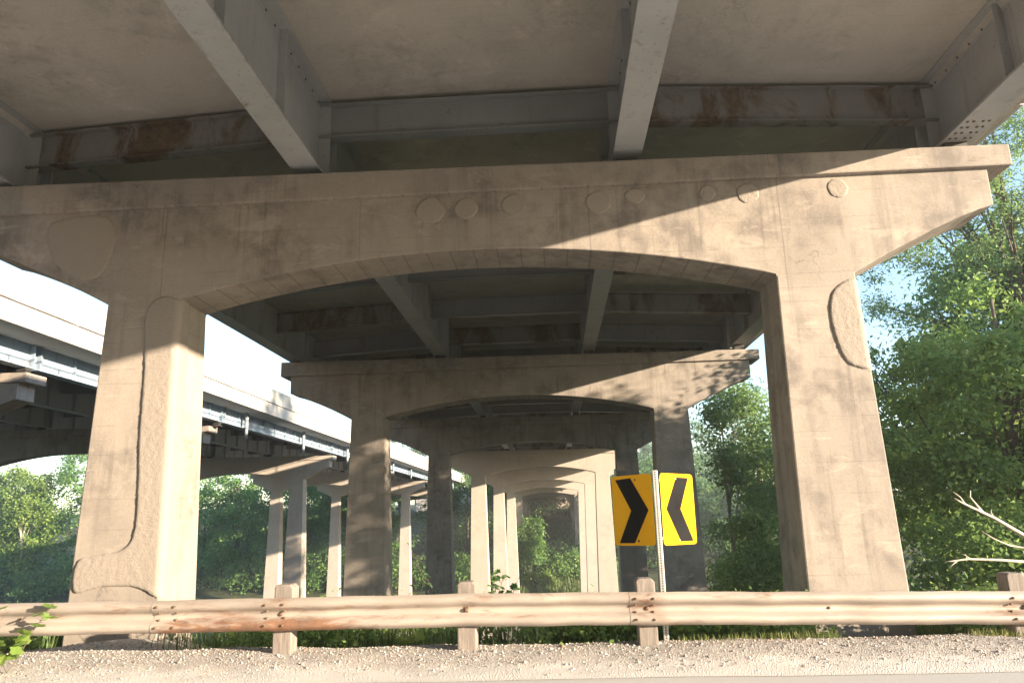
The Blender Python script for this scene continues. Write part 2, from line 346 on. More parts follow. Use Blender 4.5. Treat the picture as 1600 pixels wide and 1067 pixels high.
xs2 = np.concatenate([np.linspace(-300, -12, 20), np.linspace(-11.8, 10, 200), np.linspace(11, 300, 20)]); ys2 = np.linspace(6.9, 9.6, 46)
X, Y = np.meshgrid(xs2, ys2); Y = Y+0.05*vnoise(X*2.3, Y*0, 3)*(Y < 6.95)
Z = shoulder_z(X, Y); idx = np.arange(X.size).reshape(X.shape)
fc = np.stack([idx[:-1, :-1], idx[:-1, 1:], idx[1:, 1:], idx[1:, :-1]], -1).reshape(-1, 4)
tag(link('gravel_shoulder', arr_mesh('gravel_shoulder', np.stack([X, Y, Z], -1).reshape(-1, 3), fc), M['gravel'], None, True), None, None, kind='structure')
# loose stones on the shoulder
def stones():
    n = 24000; ico_v = np.array([(1,0,0),(-1,0,0),(0,1,0),(0,-1,0),(0,0,1),(0,0,-1)], float)
    ico_f = np.array([(0,2,4),(2,1,4),(1,3,4),(3,0,4),(2,0,5),(1,2,5),(3,1,5),(0,3,5)])
    x = rng.uniform(-8, 7.5, n); y = 7.0+2.1*rng.beta(2.3, 1.7, n)
    s = rng.gamma(1.6, 0.0027, n)+0.003
    v = ico_v[None]*s[:, None, None]*rng.uniform(0.6, 1.25, (n, 6, 3)); v[:, :, 2] *= 0.7
    v += np.stack([x, y, shoulder_z(x, y)+s*0.2], -1)[:, None]
    f = (ico_f[None]+6*np.arange(n)[:, None, None]).reshape(-1, 3)
    tag(link('loose_gravel', arr_mesh('loose_gravel', v.reshape(-1, 3), f), M['stone']), 'loose pinkish gravel scattered along the shoulder below the guardrail', 'gravel', kind='stuff')
stones()

# ------------------------------------------------------------------ bridge piers
def cap_bottom(u):
    a = abs(u)
    if a <= 4.04: return 3.03+0.53*(1-(a/4.04)**2)
    if a <= 5.06: return 3.0
    t = (a-5.06)/(6.98-5.06); return 3.0+0.86*(1-(1-t)**1.22)
def make_cap(parent):
    th0, th1 = 0.0, 0.80; zt = 4.385
    us = sorted(set([round(v, 4) for v in list(np.linspace(-6.98, -5.06, 10))+[-5.06, -4.04]+list(np.linspace(-4.04, 4.04, 41))+[4.04, 5.06]+list(np.linspace(5.06, 6.98, 10))]))
    mb = MB()
    for a, b in zip(us[:-1], us[1:]):
        col = 4.03 < abs((a+b)/2) < 5.07
        za, zb = cap_bottom(a), cap_bottom(b)
        if col: za = zb = 3.0
        elif abs(a) > 4.03 and abs(a) < 4.05 and abs(b) < 4.04: za = 3.03
        za2 = 3.03 if (abs(abs(a)-4.04) < 1e-3 and not col) else za
        zb2 = 3.03 if (abs(abs(b)-4.04) < 1e-3 and not col) else zb
        mb.quad((a, th0, za2), (b, th0, zb2), (b, th0, zt), (a, th0, zt)); mb.quad((b, th1, zb2), (a, th1, za2), (a, th1, zt), (b, th1, zt))
        if not col: mb.quad((b, th0, zb2), (a, th0, za2), (a, th1, za2), (b, th1, zb2))
    for s in (-6.98, 6.98):
        z0 = cap_bottom(s); q = [(s, th0, z0), (s, th1, z0), (s, th1, zt), (s, th0, zt)]
        mb.quad(*(q if s > 0 else q[::-1]))
    for s in (-4.04, 4.04): mb.quad((s, th0, 3.0), (s, th1, 3.0), (s, th1, 3.03), (s, th0, 3.03))
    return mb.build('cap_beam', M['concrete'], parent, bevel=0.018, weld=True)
def make_coping(parent):
    mb = MB(); N = 14; z0 = 4.385
    top = lambda u: 4.765-0.010*u
    us = np.linspace(-7.28, 7.28, N+1); y0, y1 = -0.075, 0.875
    for a, b in zip(us[:-1], us[1:]):
        mb.quad((a, y0, z0), (b, y0, z0), (b, y0, top(b)), (a, y0, top(a))); mb.quad((b, y1, z0), (a, y1, z0), (a, y1, top(a)), (b, y1, top(b)))
        mb.quad((a, y0, top(a)), (b, y0, top(b)), (b, y1, top(b)), (a, y1, top(a))); mb.quad((b, y0, z0), (a, y0, z0), (a, y1, z0), (b, y1, z0))
    for s in (-7.28, 7.28): mb.quad((s, y0, z0), (s, y1, z0), (s, y1, top(s)), (s, y0, top(s)))
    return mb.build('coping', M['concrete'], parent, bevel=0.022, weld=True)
def make_column(parent, s, zb=-12.5):
    mb = MB(); c = s*4.55
    def ring(z):
        d = 3.0-z; w = 0.51+0.020*d; ax = c-s*0.0*d
        return [(ax-w, -0.018*d, z), (ax+w, -0.018*d, z), (ax+w, 0.80+0.030*d, z), (ax-w, 0.80+0.030*d, z)]
    zs = [3.0, 1.0, -1.4, -4, -8, zb]; R = [ring(z) for z in zs]
    for p, q in zip(R[:-1], R[1:]):
        for k in range(4): mb.quad(p[(k+1) % 4], p[k], q[k], q[(k+1) % 4])
    mb.quad(R[-1][3], R[-1][2], R[-1][1], R[-1][0])
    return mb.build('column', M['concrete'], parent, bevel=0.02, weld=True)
PIER_LABEL = ['concrete bridge pier nearest the camera, its arch framing the view, with patched left column',
 'concrete pier second from the camera, leaf shadows on its right column behind the chevron sign',
 'fully shaded dark concrete pier, third from the camera on the near bridge',
 'half sunlit concrete pier, fourth in the row of nested arches of the near bridge',
 'bright sunlit concrete pier standing in the river, fifth of the nested arches',
 'sunlit concrete pier at the far water edge, innermost bright arch',
 'shaded dark concrete pier first behind the bright arches on the far bank',
 'dark pier with a sun streaked left column, second on the shaded far bank',
 'farthest dark concrete pier of the near bridge, deep in shade']
pier = thing('bridge_pier', PIER_LABEL[0], 'bridge pier', (CX, PIERS[0], 0), 'concrete piers of the near bridge')
make_cap(pier); make_coping(pier)
for s in (-1, 1): make_column(pier, s)
near_piers = [pier]
dup(pier, (CX, -13.4, 0), 'concrete bridge pier across the road behind the viewer', group='concrete piers of the near bridge')
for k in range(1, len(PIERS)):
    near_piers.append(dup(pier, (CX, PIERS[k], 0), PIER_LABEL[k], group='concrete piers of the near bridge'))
LEFT_LABEL = {0: 'concrete pier of the left bridge level with the nearest pier, past the left picture edge',
 1: 'concrete pier of the left bridge, its pale cap end at the left picture edge',
 2: 'concrete pier of the left bridge, cap end peeping out right of the big left column',
 3: 'pale pier of the left bridge with its shaded right column half lit above the rail',
 4: 'sunlit tan pier of the left bridge directly behind the half lit one',
 5: 'sunlit pier of the left bridge, columns seen either side of the second pier left column',
 6: 'narrow distant pier of the left bridge beside the third pier shaded column',
 7: 'distant dark pier of the left bridge among the far bank trees'}
for k in range(0, 8):
    dup(pier, (CX+SHIFT-(0.65 if k == 2 else 0), PIERS[k], LIFT), LEFT_LABEL[k], group='concrete piers of the left bridge')

# rough repair patches on the nearest pier: blobs raised from the face
def blob(parent, outline, y, th=0.035, res=0.035, seed=1, inset=0.06, batter=0.0, corner=None):
    """outline: list of (x,z) in pier space; a raised rough slab of that outline on the face y(z)"""
    r = np.random.default_rng(seed); P = np.array(outline, float)
    Q = []                                                     # smooth closed curve
    n = len(P)
    for i in range(n):
        p0, p1, p2, p3 = P[i-1], P[i], P[(i+1) % n], P[(i+2) % n]
        for t in np.linspace(0, 1, 6, endpoint=False):
            Q.append(0.5*((2*p1)+(-p0+p2)*t+(2*p0-5*p1+4*p2-p3)*t*t+(-p0+3*p1-3*p2+p3)*t**3))
    Q = np.array(Q)
    mn, mx = Q.min(0)-res, Q.max(0)+res
    gx = np.arange(mn[0], mx[0]+res, res); gz = np.arange(mn[1], mx[1]+res, res)
    GX, GZ_ = np.meshgrid(gx, gz)
    inside = np.zeros(GX.shape, bool); dist = np.full(GX.shape, 9.0)
    for i in range(len(Q)):
        (x1, z1), (x2, z2) = Q[i], Q[(i+1) % len(Q)]
        c = ((z1 > GZ_) != (z2 > GZ_)) & (GX < (x2-x1)*(GZ_-z1)/((z2-z1)+1e-12)+x1); inside ^= c
        dx, dz = x2-x1, z2-z1; t = np.clip(((GX-x1)*dx+(GZ_-z1)*dz)/(dx*dx+dz*dz+1e-12), 0, 1)
        dist = np.minimum(dist, np.hypot(GX-x1-t*dx, GZ_-z1-t*dz))
    sd = np.where(inside, dist, -dist)
    h = th*np.clip(0.25+sd/inset, 0, 1)**0.5*(sd > -res)+(sd > 0)*r.normal(0, 0.0018, GX.shape)
    h = np.where(sd < -res*0.4, -0.03, h)
    h = h+(sd > 0)*0.0012*np.sin(GX*23+3*np.sin(GZ_*9))*np.sin(GZ_*17+2*np.sin(GX*13))
    yy = y-batter*(3.0-GZ_)-h; XX = GX
    if corner is not None:                                     # carry the coat round the column's arris
        rad = 0.06; xc = corner+0.020*(3.0-GZ_); s_ = GX-(xc-rad); a_ = np.clip(s_/rad, 0, math.pi/2); past = np.maximum(s_-rad*math.pi/2, 0)
        y0_ = y-batter*(3.0-GZ_)
        XX = np.where(s_ > 0, xc-rad+(rad+h)*np.sin(a_), GX); yy = np.where(s_ > 0, y0_+rad-(rad+h)*np.cos(a_)+past, yy)
    V = np.stack([XX, yy, GZ_], -1).reshape(-1, 3); idx = np.arange(GX.size).reshape(GX.shape)
    keep = (sd > -res*1.6); kf = keep[:-1, :-1] & keep[1:, 1:] & keep[1:, :-1] & keep[:-1, 1:]
    fc = np.stack([idx[:-1, :-1], idx[:-1, 1:], idx[1:, 1:], idx[1:, :-1]], -1)[kf]
    return link('repair_patch', arr_mesh('repair_patch', V, fc), M['patch'], parent, True)
def pt(x, z): return (x-CX, z)
# long L-shaped shotcrete coat on the left column, wrapping round its right corner
LP = [(-5.50, 2.75), (-5.42, 3.0), (-5.25, 3.08), (-5.06, 3.04), (-4.80, 3.0), (-4.76, 2.2), (-4.74, 1.0), (-4.72, 0), (-4.72, -0.95), (-4.9, -0.92), (-5.1, -0.80), (-5.32, -0.72), (-5.75, -0.72), (-6.06, -0.77), (-6.06, -0.4), (-5.78, -0.33), (-5.48, -0.26), (-5.36, -0.05), (-5.37, 0.5), (-5.42, 1.2), (-5.44, 2.0)]
blob(pier, [pt(*p) for p in LP], 0.0, 0.024, 0.022, 3, 0.022, 0.018, -4.04)
RP = [(3.66, 2.45), (3.72, 2.72), (3.86, 2.86), (4.04, 2.92), (4.25, 2.86), (4.27, 2.4), (4.27, 1.76), (4.1, 1.70), (3.95, 1.72), (3.78, 1.82), (3.69, 2.1)]
blob(pier, [pt(*p) for p in RP], 0.0, 0.022, 0.02, 4, 0.02, 0.018, 5.06)
def circ(x, z, r, e=1.0, seed=0):
    q = np.random.default_rng(seed)
    return [(x+math.cos(a)*r*e*q.uniform(0.9, 1.1), z+math.sin(a)*r*q.uniform(0.9, 1.08)) for a in np.linspace(0, 2*math.pi, 10, endpoint=False)]
for i, (x, z, r, e) in enumerate([(-1.56, 4.16, 0.19, 1.05), (-1.06, 4.17, 0.16, 1.0), (-0.40, 4.19, 0.165, 1.05), (0.76, 4.17, 0.17, 1.05), (1.26, 4.23, 0.11, 1.2), (2.24, 4.22, 0.12, 0.9), (2.78, 4.19, 0.14, 1.1), (3.98, 4.20, 0.135, 1.0)]):
    blob(pier, [pt(*p) for p in circ(x, z, r, e, i)], 0.0, 0.012, 0.016, 10+i, 0.02)
blob(pier, [pt(*p) for p in [(-7.0, 4.25), (-6.2, 4.3), (-6.05, 3.9), (-6.2, 3.45), (-6.55, 3.4), (-6.95, 3.75)]], 0.0, 0.015, 0.03, 31, 0.03)

# ------------------------------------------------------------------ bridge decks
GIRD = (-6.88, -2.30, 2.30, 6.88)
def soffit_z(u):
    return float(np.interp(abs(u), [0, 2.3, 6.88], [6.36, 6.33, 6.08]))
def make_span(name_label, y0, y1, cx, pale, group, beams, pipes=(), stiff=1.75, rivets=False):
    t = thing('bridge_span', name_label, 'bridge span', (cx, y0, LIFT if pale else 0), group); L = y1-y0
    g = 0.012; a, b = g, L-g
    # slab with kerb-like edges
    top = lambda u: float(np.interp(abs(u), [0, 2.3, 8.15], [6.80, 6.74, 6.36])); prof_low = [(-8.15, 5.74), (-6.95, 5.74), (-6.81, 6.08), (-2.3, 6.33), (0, 6.36), (2.3, 6.33), (6.81, 6.08), (6.95, 5.74), (8.15, 5.74)]
    mb = MB()
    for (u, z), (w, zz) in zip(prof_low[:-1], prof_low[1:]):
        mb.quad((u, b, z), (w, b, zz), (w, a, zz), (u, a, z)); mb.quad((u, a, z), (w, a, zz), (w, a, top(w)), (u, a, top(u))); mb.quad((w, b, zz), (u, b, z), (u, b, top(u)), (w, b, top(w)))
        mb.quad((u, a, top(u)), (w, a, top(w)), (w, b, top(w)), (u, b, top(u)))
    for s in (-8.15, 8.15): mb.quad((s, a, 5.74), (s, b, 5.74), (s, b, top(s)), (s, a, top(s)))
    mb.build('deck_slab', M['soffit'], t, weld=True)
    for s in (-1, 1):
        mb = MB(); lo, hi = sorted((s*8.25, s*8.153)); mb.box(lo, hi, a, b, 5.72, 6.36)
        mb.build('fascia', M['parapet'], t, bevel=0.015)
        mb = MB(); k = max(2, int(L/6)); e = np.linspace(a, b, k+1)
        if s < 0 and not pale:                                     # open pipe railing along the gap between the bridges
            for y in np.arange(a+0.3, b, 2.4): mb.tube([(s*8.05, y, 6.38), (s*8.05, y, 7.15)], [0.03, 0.03], 6)
            for z in (6.75, 7.15): mb.tube([(s*8.05, a, z), (s*8.05, b, z)], [0.025, 0.025], 6)
            mb.build('railing', M['galv'], t); continue
        lo, hi = sorted((s*8.20, s*7.95))
        for p, q in zip(e[:-1], e[1:]): mb.box(lo, hi, p+0.008, q-0.008, 6.40, 7.22)
        mb.build('parapet', M['parapet'], t, bevel=0.012)
    # conduit on the fascia
    for s in (-1, 1):
        mb = MB(); n = int(L/0.9)+2; yy = np.linspace(a+0.05, b-0.05, n)
        mb.tube([(s*8.27, y, 6.385+0.006*math.sin(i*2.1)) for i, y in enumerate(yy)], [0.018]*n, 6)
        mb.build('conduit', M['cable'], t)
    for gi, u in enumerate(GIRD):
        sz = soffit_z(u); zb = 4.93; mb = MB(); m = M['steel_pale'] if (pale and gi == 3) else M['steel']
        e0, e1 = a+0.03, b-0.03
        mb.box(u-0.20, u+0.20, e0, e1, zb, zb+0.035)                               # bottom flange
        mb.box(u-0.011, u+0.011, e0, e1, zb+0.0355, sz-0.031)                      # web
        mb.box(u-0.17, u+0.17, e0, e1, sz-0.030, sz-0.003)                         # top flange
        y = e0+0.25
        while y < e1-0.1:                                                          # web stiffeners
            for s in (-1, 1): mb.box(*sorted((u+s*0.0115, u+s*0.13)), y-0.006, y+0.006, zb+0.037, sz-0.033)
            y += stiff
        for yy in (e0+0.12, e1-0.12):
            for s in (-1, 1): mb.box(*sorted((u+s*0.0115, u+s*0.185)), yy-0.012, yy+0.012, zb+0.037, sz-0.033)
        # angle cleats under the top flange
        for s in (-1, 1): mb.box(*sorted((u+s*0.0115, u+s*0.022)), e0+0.3, e1-0.3, sz-0.17, sz-0.032)
        nf = len(mb.f)
        if rivets and gi in (1, 2, 3):
            for s in (-1, 1):
                for yv in np.arange(max(e0+0.3, L-6), e1-0.2, 0.30): mb.box(*sorted((u+s*0.022, u+s*0.034)), yv-0.013, yv+0.013, sz-0.115, sz-0.089)
                if gi == 3:
                    for yv in np.arange(e1-1.0, e1-0.25, 0.15):
                        for xv in (0.06, 0.14): mb.box(u+s*xv-0.014, u+s*xv+0.014, yv-0.014, yv+0.014, zb-0.014, zb-0.001)
        go = mb.build('girder', m, t); go.data.materials.append(M['bolt'])
        for p in go.data.polygons[nf:]: p.material_index = 1
        for yv in (L-0.75+0.23,):
            bb = MB(); zt = 4.765-0.010*u
            bb.box(u-0.24, u+0.24, yv, yv+0.34, zt+0.003, zt+0.035); bb.box(u-0.15, u+0.15, yv+0.04, yv+0.30, zt+0.036, zb-0.003)
            bb.build('bearing', M['bearing'], t)
    for y in beams:
        yl = y-y0
        if not 0.25 < yl < L-0.1: continue
        for u, w in zip(GIRD[:-1], GIRD[1:]):
            mb = MB(); uu, ww = u+0.024, w-0.024
            za, zb_ = soffit_z(u)-0.035, soffit_z(w)-0.035
            i = len(mb.v)
            for dy0, dy1, d0, d1 in ((-0.008, 0.008, 0.085, 0.60), (-0.10, 0.10, 0.60, 0.622), (-0.10, 0.10, 0.06, 0.084)):
                q = [(uu, yl+dy0, za-d1), (ww, yl+dy0, zb_-d1), (ww, yl+dy1, zb_-d1), (uu, yl+dy1, za-d1), (uu, yl+dy0, za-d0), (ww, yl+dy0, zb_-d0), (ww, yl+dy1, zb_-d0), (uu, yl+dy1, za-d0)]
                i = len(mb.v); mb.v += q
                mb.f += [(i,i+3,i+2,i+1),(i+4,i+5,i+6,i+7),(i,i+1,i+5,i+4),(i+1,i+2,i+6,i+5),(i+2,i+3,i+7,i+6),(i+3,i,i+4,i+7)]
            for x_, zz in ((uu+0.06, za), (ww-0.06, zb_)): mb.box(x_-0.05, x_+0.05, yl-0.016, yl-0.0085, zz-0.58, zz-0.10)
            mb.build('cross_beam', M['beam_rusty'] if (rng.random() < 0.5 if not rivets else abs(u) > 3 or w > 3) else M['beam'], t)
    for y in pipes:
        mb = MB(); mb.tube([(7.25, y-y0, 5.80), (7.25, y-y0, 4.35)], [0.10, 0.10], 12)
        mb.build('drain_pipe', M['pipe'], t, True)
    return t
BEAMS = list(np.arange(10.1-3.47*12, 180, 3.47))
EDGES = [-33.0, -13.0]+[p+0.75 for p in PIERS]+[175.5]
NEAR_SPAN = ['bridge span straight overhead with broad grey steel girders and brown concrete soffit', 'second overhead bridge span, dark girders seen through the nearest arch',
 'bridge span between the second and third near piers', 'bridge span between the shaded third pier and the half lit fourth', 'bridge span over the river between the sunlit fourth and fifth piers',
 'bridge span over the river behind the fifth sunlit pier', 'dark bridge span leading from the last sunlit pier onto the far bank', 'dark far bank span after the first shaded far pier', 'dark far bank span of the near bridge beyond the second shaded pier', 'last dark span of the near bridge resting on the far abutment']
for j in range(len(EDGES)-1):
    k = j-1
    bl = [b for b in BEAMS if EDGES[j]+0.9 < b < EDGES[j+1]]
    if k == 0: bl = [10.07]+[b for b in bl if b < 6.2]
    make_span(NEAR_SPAN[k] if k >= 0 else 'rearmost span of the near bridge, behind the viewer over the road', EDGES[j], EDGES[j+1], CX-0.08, False, 'spans of the near bridge', bl, rivets=(k == 0))
LEFT_SPAN = {0: 'span of the left bridge beside the road, outside the left picture edge', 1: 'span of the left bridge ending at the picture edge, white girder under a pale parapet', 2: 'span of the left bridge seen both sides of the big left column', 3: 'span of the left bridge with two white drain pipes, right of the big left column',
 4: 'span of the left bridge partly behind the second pier left column', 5: 'span of the left bridge between the second and third pier columns', 6: 'small distant span of the left bridge right of the shaded third pier column', 7: 'farthest span of the left bridge'}
PIPES = {0: [], 1: [14], 2: [30.5], 3: [39.05, 48.35], 4: [59, 67.5], 5: [76.3, 86.0], 6: [99, 108], 7: [122]}
for k in range(0, 8):
    bl = [b for b in BEAMS if EDGES[k+1]+0.9 < b < EDGES[k+2]]
    make_span(LEFT_SPAN[k], EDGES[k+1], EDGES[k+2], CX+SHIFT-0.08, True, 'spans of the left bridge', bl, PIPES[k])

for xc, lb in ((CX-0.08, 'concrete abutment closing the far end of the near bridge'), (CX+SHIFT-0.08, 'concrete abutment closing the far end of the left bridge')):
    t = thing('bridge_abutment', lb, 'abutment', (xc, 174.6, 3.0))
    mb = MB(); mb.box(-8.6, 8.6, 0, 0.9, -1.5, 1.70); mb.build('seat_wall', M['concrete'], t, bevel=0.03)
    mb = MB(); mb.box(-8.6, 8.6, 0.96, 1.5, 1.70, 3.78); mb.build('back_wall', M['concrete'], t, bevel=0.03)
    for s_ in (-1, 1):
        mb = MB(); mb.box(*sorted((s_*8.603, s_*9.0)), 0.2, 5.0, -1.5, 3.9); mb.build('wing_wall', M['concrete'], t, bevel=0.03)
# ------------------------------------------------------------------ guardrail
RX = [-9.8, -5.8, -2.8, -0.94, 0.88, 4.6, 9.5]; RY = [7.62, 7.75, 7.88, 7.95, 8.02, 8.20, 8.44]; RZ = [-0.86, -0.887, -0.906, -0.912, -0.94, -1.03, -1.14]
def rail_at(x): return float(np.interp(x, RX, RY)), float(np.interp(x, RX, RZ))
PROF = [(0.158, 0.030), (0.150, 0.044), (0.132, 0.070), (0.112, 0.083), (0.086, 0.083), (0.064, 0.070), (0.042, 0.028), (0.026, 0.006), (0.008, 0.002)]
PROF = PROF+[(-z, d) for z, d in reversed(PROF)]
gr = thing('guardrail', 'weathered steel guardrail with wooden posts along the road shoulder', 'guardrail', (0, 7.95, GZ))
def rail_panel(x0, x1, lift):
    mb = MB(); n = max(3, int((x1-x0)/0.12)); xs_ = np.linspace(x0, x1, n); k = len(PROF)
    for i, x in enumerate(xs_):
        y, z = rail_at(x); w = 0.004*math.sin(x*5.1)+0.003*math.sin(x*11.3)
        for (pz, d) in PROF: mb.v.append((x, y-d-lift-7.95+w, z+pz+0.5*w-GZ))
    for i in range(n-1):
        for j in range(k-1): mb.f.append((i*k+j, i*k+j+1, (i+1)*k+j+1, (i+1)*k+j))
    o = mb.build('rail_panel', M['rail'], gr, True)
    md = o.modifiers.new('thick', 'SOLIDIFY'); md.thickness = 0.004; md.offset = 0
    es = o.modifiers.new('crisp', 'EDGE_SPLIT'); es.split_angle = math.radians(55)
    return o
JO = [-9.6, -4.16, -3.05, 0.72, 4.52, 9.3]
panels = []
for i, (a, b) in enumerate(zip(JO[:-1], JO[1:])): panels.append(rail_panel(a-(0.0 if i % 2 else 0.0), b+0.30, 0.003*(i % 2 == 1)+0.001*i))
def bolt(parent, x, dz, d, r=0.016):
    y, z = rail_at(x); mb = MB()
    Y0 = y-d-7.95
    mb.tube([(x, Y0+0.004, z+dz-GZ), (x, Y0-0.012, z+dz-GZ), (x, Y0-0.018, z+dz-GZ)], [r, r, r*0.6], 8)
    return mb.build('bolt', M['bolt'], parent, False)
for i, xj in enumerate(JO[1:-1]):
    for dx in (0.06, 0.24):
        for dz in (0.10, -0.10): bolt(panels[i+1], xj+dx, dz, 0.095, 0.013)
        for dz in (0.035, -0.035): bolt(panels[i+1], xj+dx, dz, 0.032, 0.013)
for xp, zt in ((-2.85, 0.285), (-0.95, 0.27), (0.90, 0.285), (4.72, 0.33), (-8.4, 0.27), (8.3, 0.3)):
    y, z = rail_at(xp); mb = MB(); w = 0.098; y0 = y+0.012-7.95; h = z+zt-GZ; d = 0.20
    # post with rounded shoulders, set behind the rail
    out = [(-w, -0.5), (w, -0.5), (w, h-0.035), (w-0.035, h), (-w+0.025, h), (-w, h-0.025)]
    i = len(mb.v); mb.v += [(xp+a, y0+0.01, b) for a, b in out]+[(xp+a, y0+0.01+d, b) for a, b in out]; n = len(out)
    mb.f += [tuple(range(i, i+n)), tuple(reversed(range(i+n, i+2*n)))]+[(i+(q+1) % n, i+q, i+n+q, i+n+(q+1) % n) for q in range(n)]
    po = mb.build('post', M['post_wood'], gr, bevel=0.012)
    bolt(gr, xp, 0.0, 0.016, 0.02)
    wp = MB(); wp.box(xp-0.022, xp+0.022, y0-0.022, y0-0.019, z-0.035-GZ, z+0.035-GZ); wp.build('washer', M['bolt'], gr)
# slotted holes and the bolt without a post
for x in (-5.55, 2.75): bolt(gr, x, 0.0, 0.006, 0.014)

# ------------------------------------------------------------------ chevron signs
sp = thing('sign_post', 'perforated steel sign post rising behind the guardrail between two chevron signs', 'sign post', (1.115, 8.34, GZ))
mb = MB(); h = 0.46-GZ
mb.box(-0.028, 0.028, -0.028, 0.028, -0.4, h); mb.build('post_tube', M['galv'], sp, bevel=0.006)
hb = MB()
for zz in np.arange(0.03, h-0.02, 0.026):
    hb.box(-0.0065, 0.0065, -0.0292, -0.0282, zz-0.0065, zz+0.0065)
    hb.box(-0.0292, -0.0282, -0.0065, 0.0065, zz-0.0065, zz+0.0065)
hb.build('perforations', M['hole'], sp)
def sign(label, side):
    W, H = 0.61, 0.775; t = thing('chevron_sign', label, 'road sign', (1.122+side*0.042, 8.345, -0.345), 'chevron signs on the post')
    t.rotation_euler = (0, math.radians(0.6 if side > 0 else -0.4), side*math.radians(48.5 if side < 0 else 45.0))
    def X_(u): return u*W if side > 0 else -(1-u)*W          # u from picture-left to picture-right
    rr = 0.045; ring = []
    for cx_, cz_, a0 in ((W-rr, rr, -90), (W-rr, H-rr, 0), (rr, H-rr, 90), (rr, rr, 180)):
        for q in range(6):
            a_ = math.radians(a0+q*18); ring.append((cx_+rr*math.cos(a_), cz_+rr*math.sin(a_)))
    if side < 0: ring = [(x-W, z) for x, z in ring]
    n = len(ring); mb = MB(); mb.v = [(x, -0.0015, z) for x, z in ring]+[(x, 0.0015, z) for x, z in ring]
    mb.f = [tuple(range(n))]+[((q+1) % n, q, n+q, n+(q+1) % n) for q in range(n)]
    mb.build('sign_panel', M['yellow'], t)
    bk = MB(); bk.v = [(x, 0.0022, z) for x, z in ring]; bk.f = [tuple(reversed(range(n)))]; bk.build('sign_back', M['sign_back'], t)
    if side < 0: ch = [(0.10, 0.945), (0.49, 0.955), (0.885, 0.49), (0.50, 0.035), (0.12, 0.035), (0.46, 0.49)]
    else: ch = [(0.86, 0.945), (0.48, 0.95), (0.13, 0.50), (0.50, 0.045), (0.90, 0.045), (0.56, 0.50)]
    mb = MB(); mb.v = [(X_(u), -0.0036, v*H) for u, v in ch]+[(X_(u), -0.0017, v*H) for u, v in ch]
    order = [0, 1, 2, 5] if side < 0 else [0, 5, 2, 1]; o2 = [5, 2, 3, 4] if side < 0 else [5, 4, 3, 2]
    mb.f = [tuple(reversed(order)), tuple(reversed(o2))]
    mb.build('chevron', M['black'], t)
    for v in (0.925, 0.065):
        bb = MB(); x = X_(0.60 if side < 0 else 0.46); bb.tube([(x, -0.003, v*H), (x, -0.010, v*H)], [0.013, 0.010], 8); bb.build('bolt', M['bolt'] if side < 0 else M['galv'], t)
    # bracket to the post
    bb = MB(); 
    for v in (0.10, 0.90): bb.box(*sorted((X_(1.0 if side < 0 else 0.0), X_(0.6 if side < 0 else 0.4))), 0.0030, 0.018, v*H-0.015, v*H+0.015)
    bb.build('bracket', M['galv'], t)
    return t
sign('shaded orange chevron sign whose black arrow points right', -1)
sign('sunlit bright yellow chevron sign whose black arrow points left', 1)

# ------------------------------------------------------------------ plants
def leaf_quads(P, N, S, r, aspect=0.55, fold=0.12):
    """diamond leaves at P with normals N and lengths S"""
    n = len(P); N = N/np.linalg.norm(N, axis=1, keepdims=True)
    a = r.normal(size=(n, 3)); a -= (a*N).sum(1, keepdims=True)*N; a /= np.linalg.norm(a, axis=1, keepdims=True); b = np.cross(N, a)
    S = S[:, None]
    V = np.stack([P-a*S*0.5, P+b*S*aspect*0.5+N*S*fold-a*S*0.05, P+a*S*0.5, P-b*S*aspect*0.5+N*S*fold-a*S*0.05], 1)
    return V.reshape(-1, 3)
def clumps(r, centre, rad, k, hollow=0.35):
    d = r.normal(size=(k, 3)); d /= np.linalg.norm(d, axis=1, keepdims=True)
    q = (hollow+(1-hollow)*r.random(k)**0.5)[:, None]
    return np.array(centre)+d*q*np.array(rad)
def leaves_for(r, cl, cr, n, size, up_bias=0.7, flat=0.65, aspect=0.55):
    k = len(cl); w = np.asarray(cr)**2; w = w/w.sum(); which = r.choice(k, n, p=w)
    off = r.normal(size=(n, 3))*0.5; off[:, 2] *= flat
    P = cl[which]+off*np.asarray(cr)[which][:, None]
    P[:, 2] -= 0.22*(off[:, 0]**2+off[:, 1]**2)*np.asarray(cr)[which]
    N = r.normal(size=(n, 3))*0.75+np.array([0, 0, up_bias])+off*0.7
    S = size*r.uniform(0.6, 1.35, n)
    return leaf_quads(P, N, S, r, aspect)
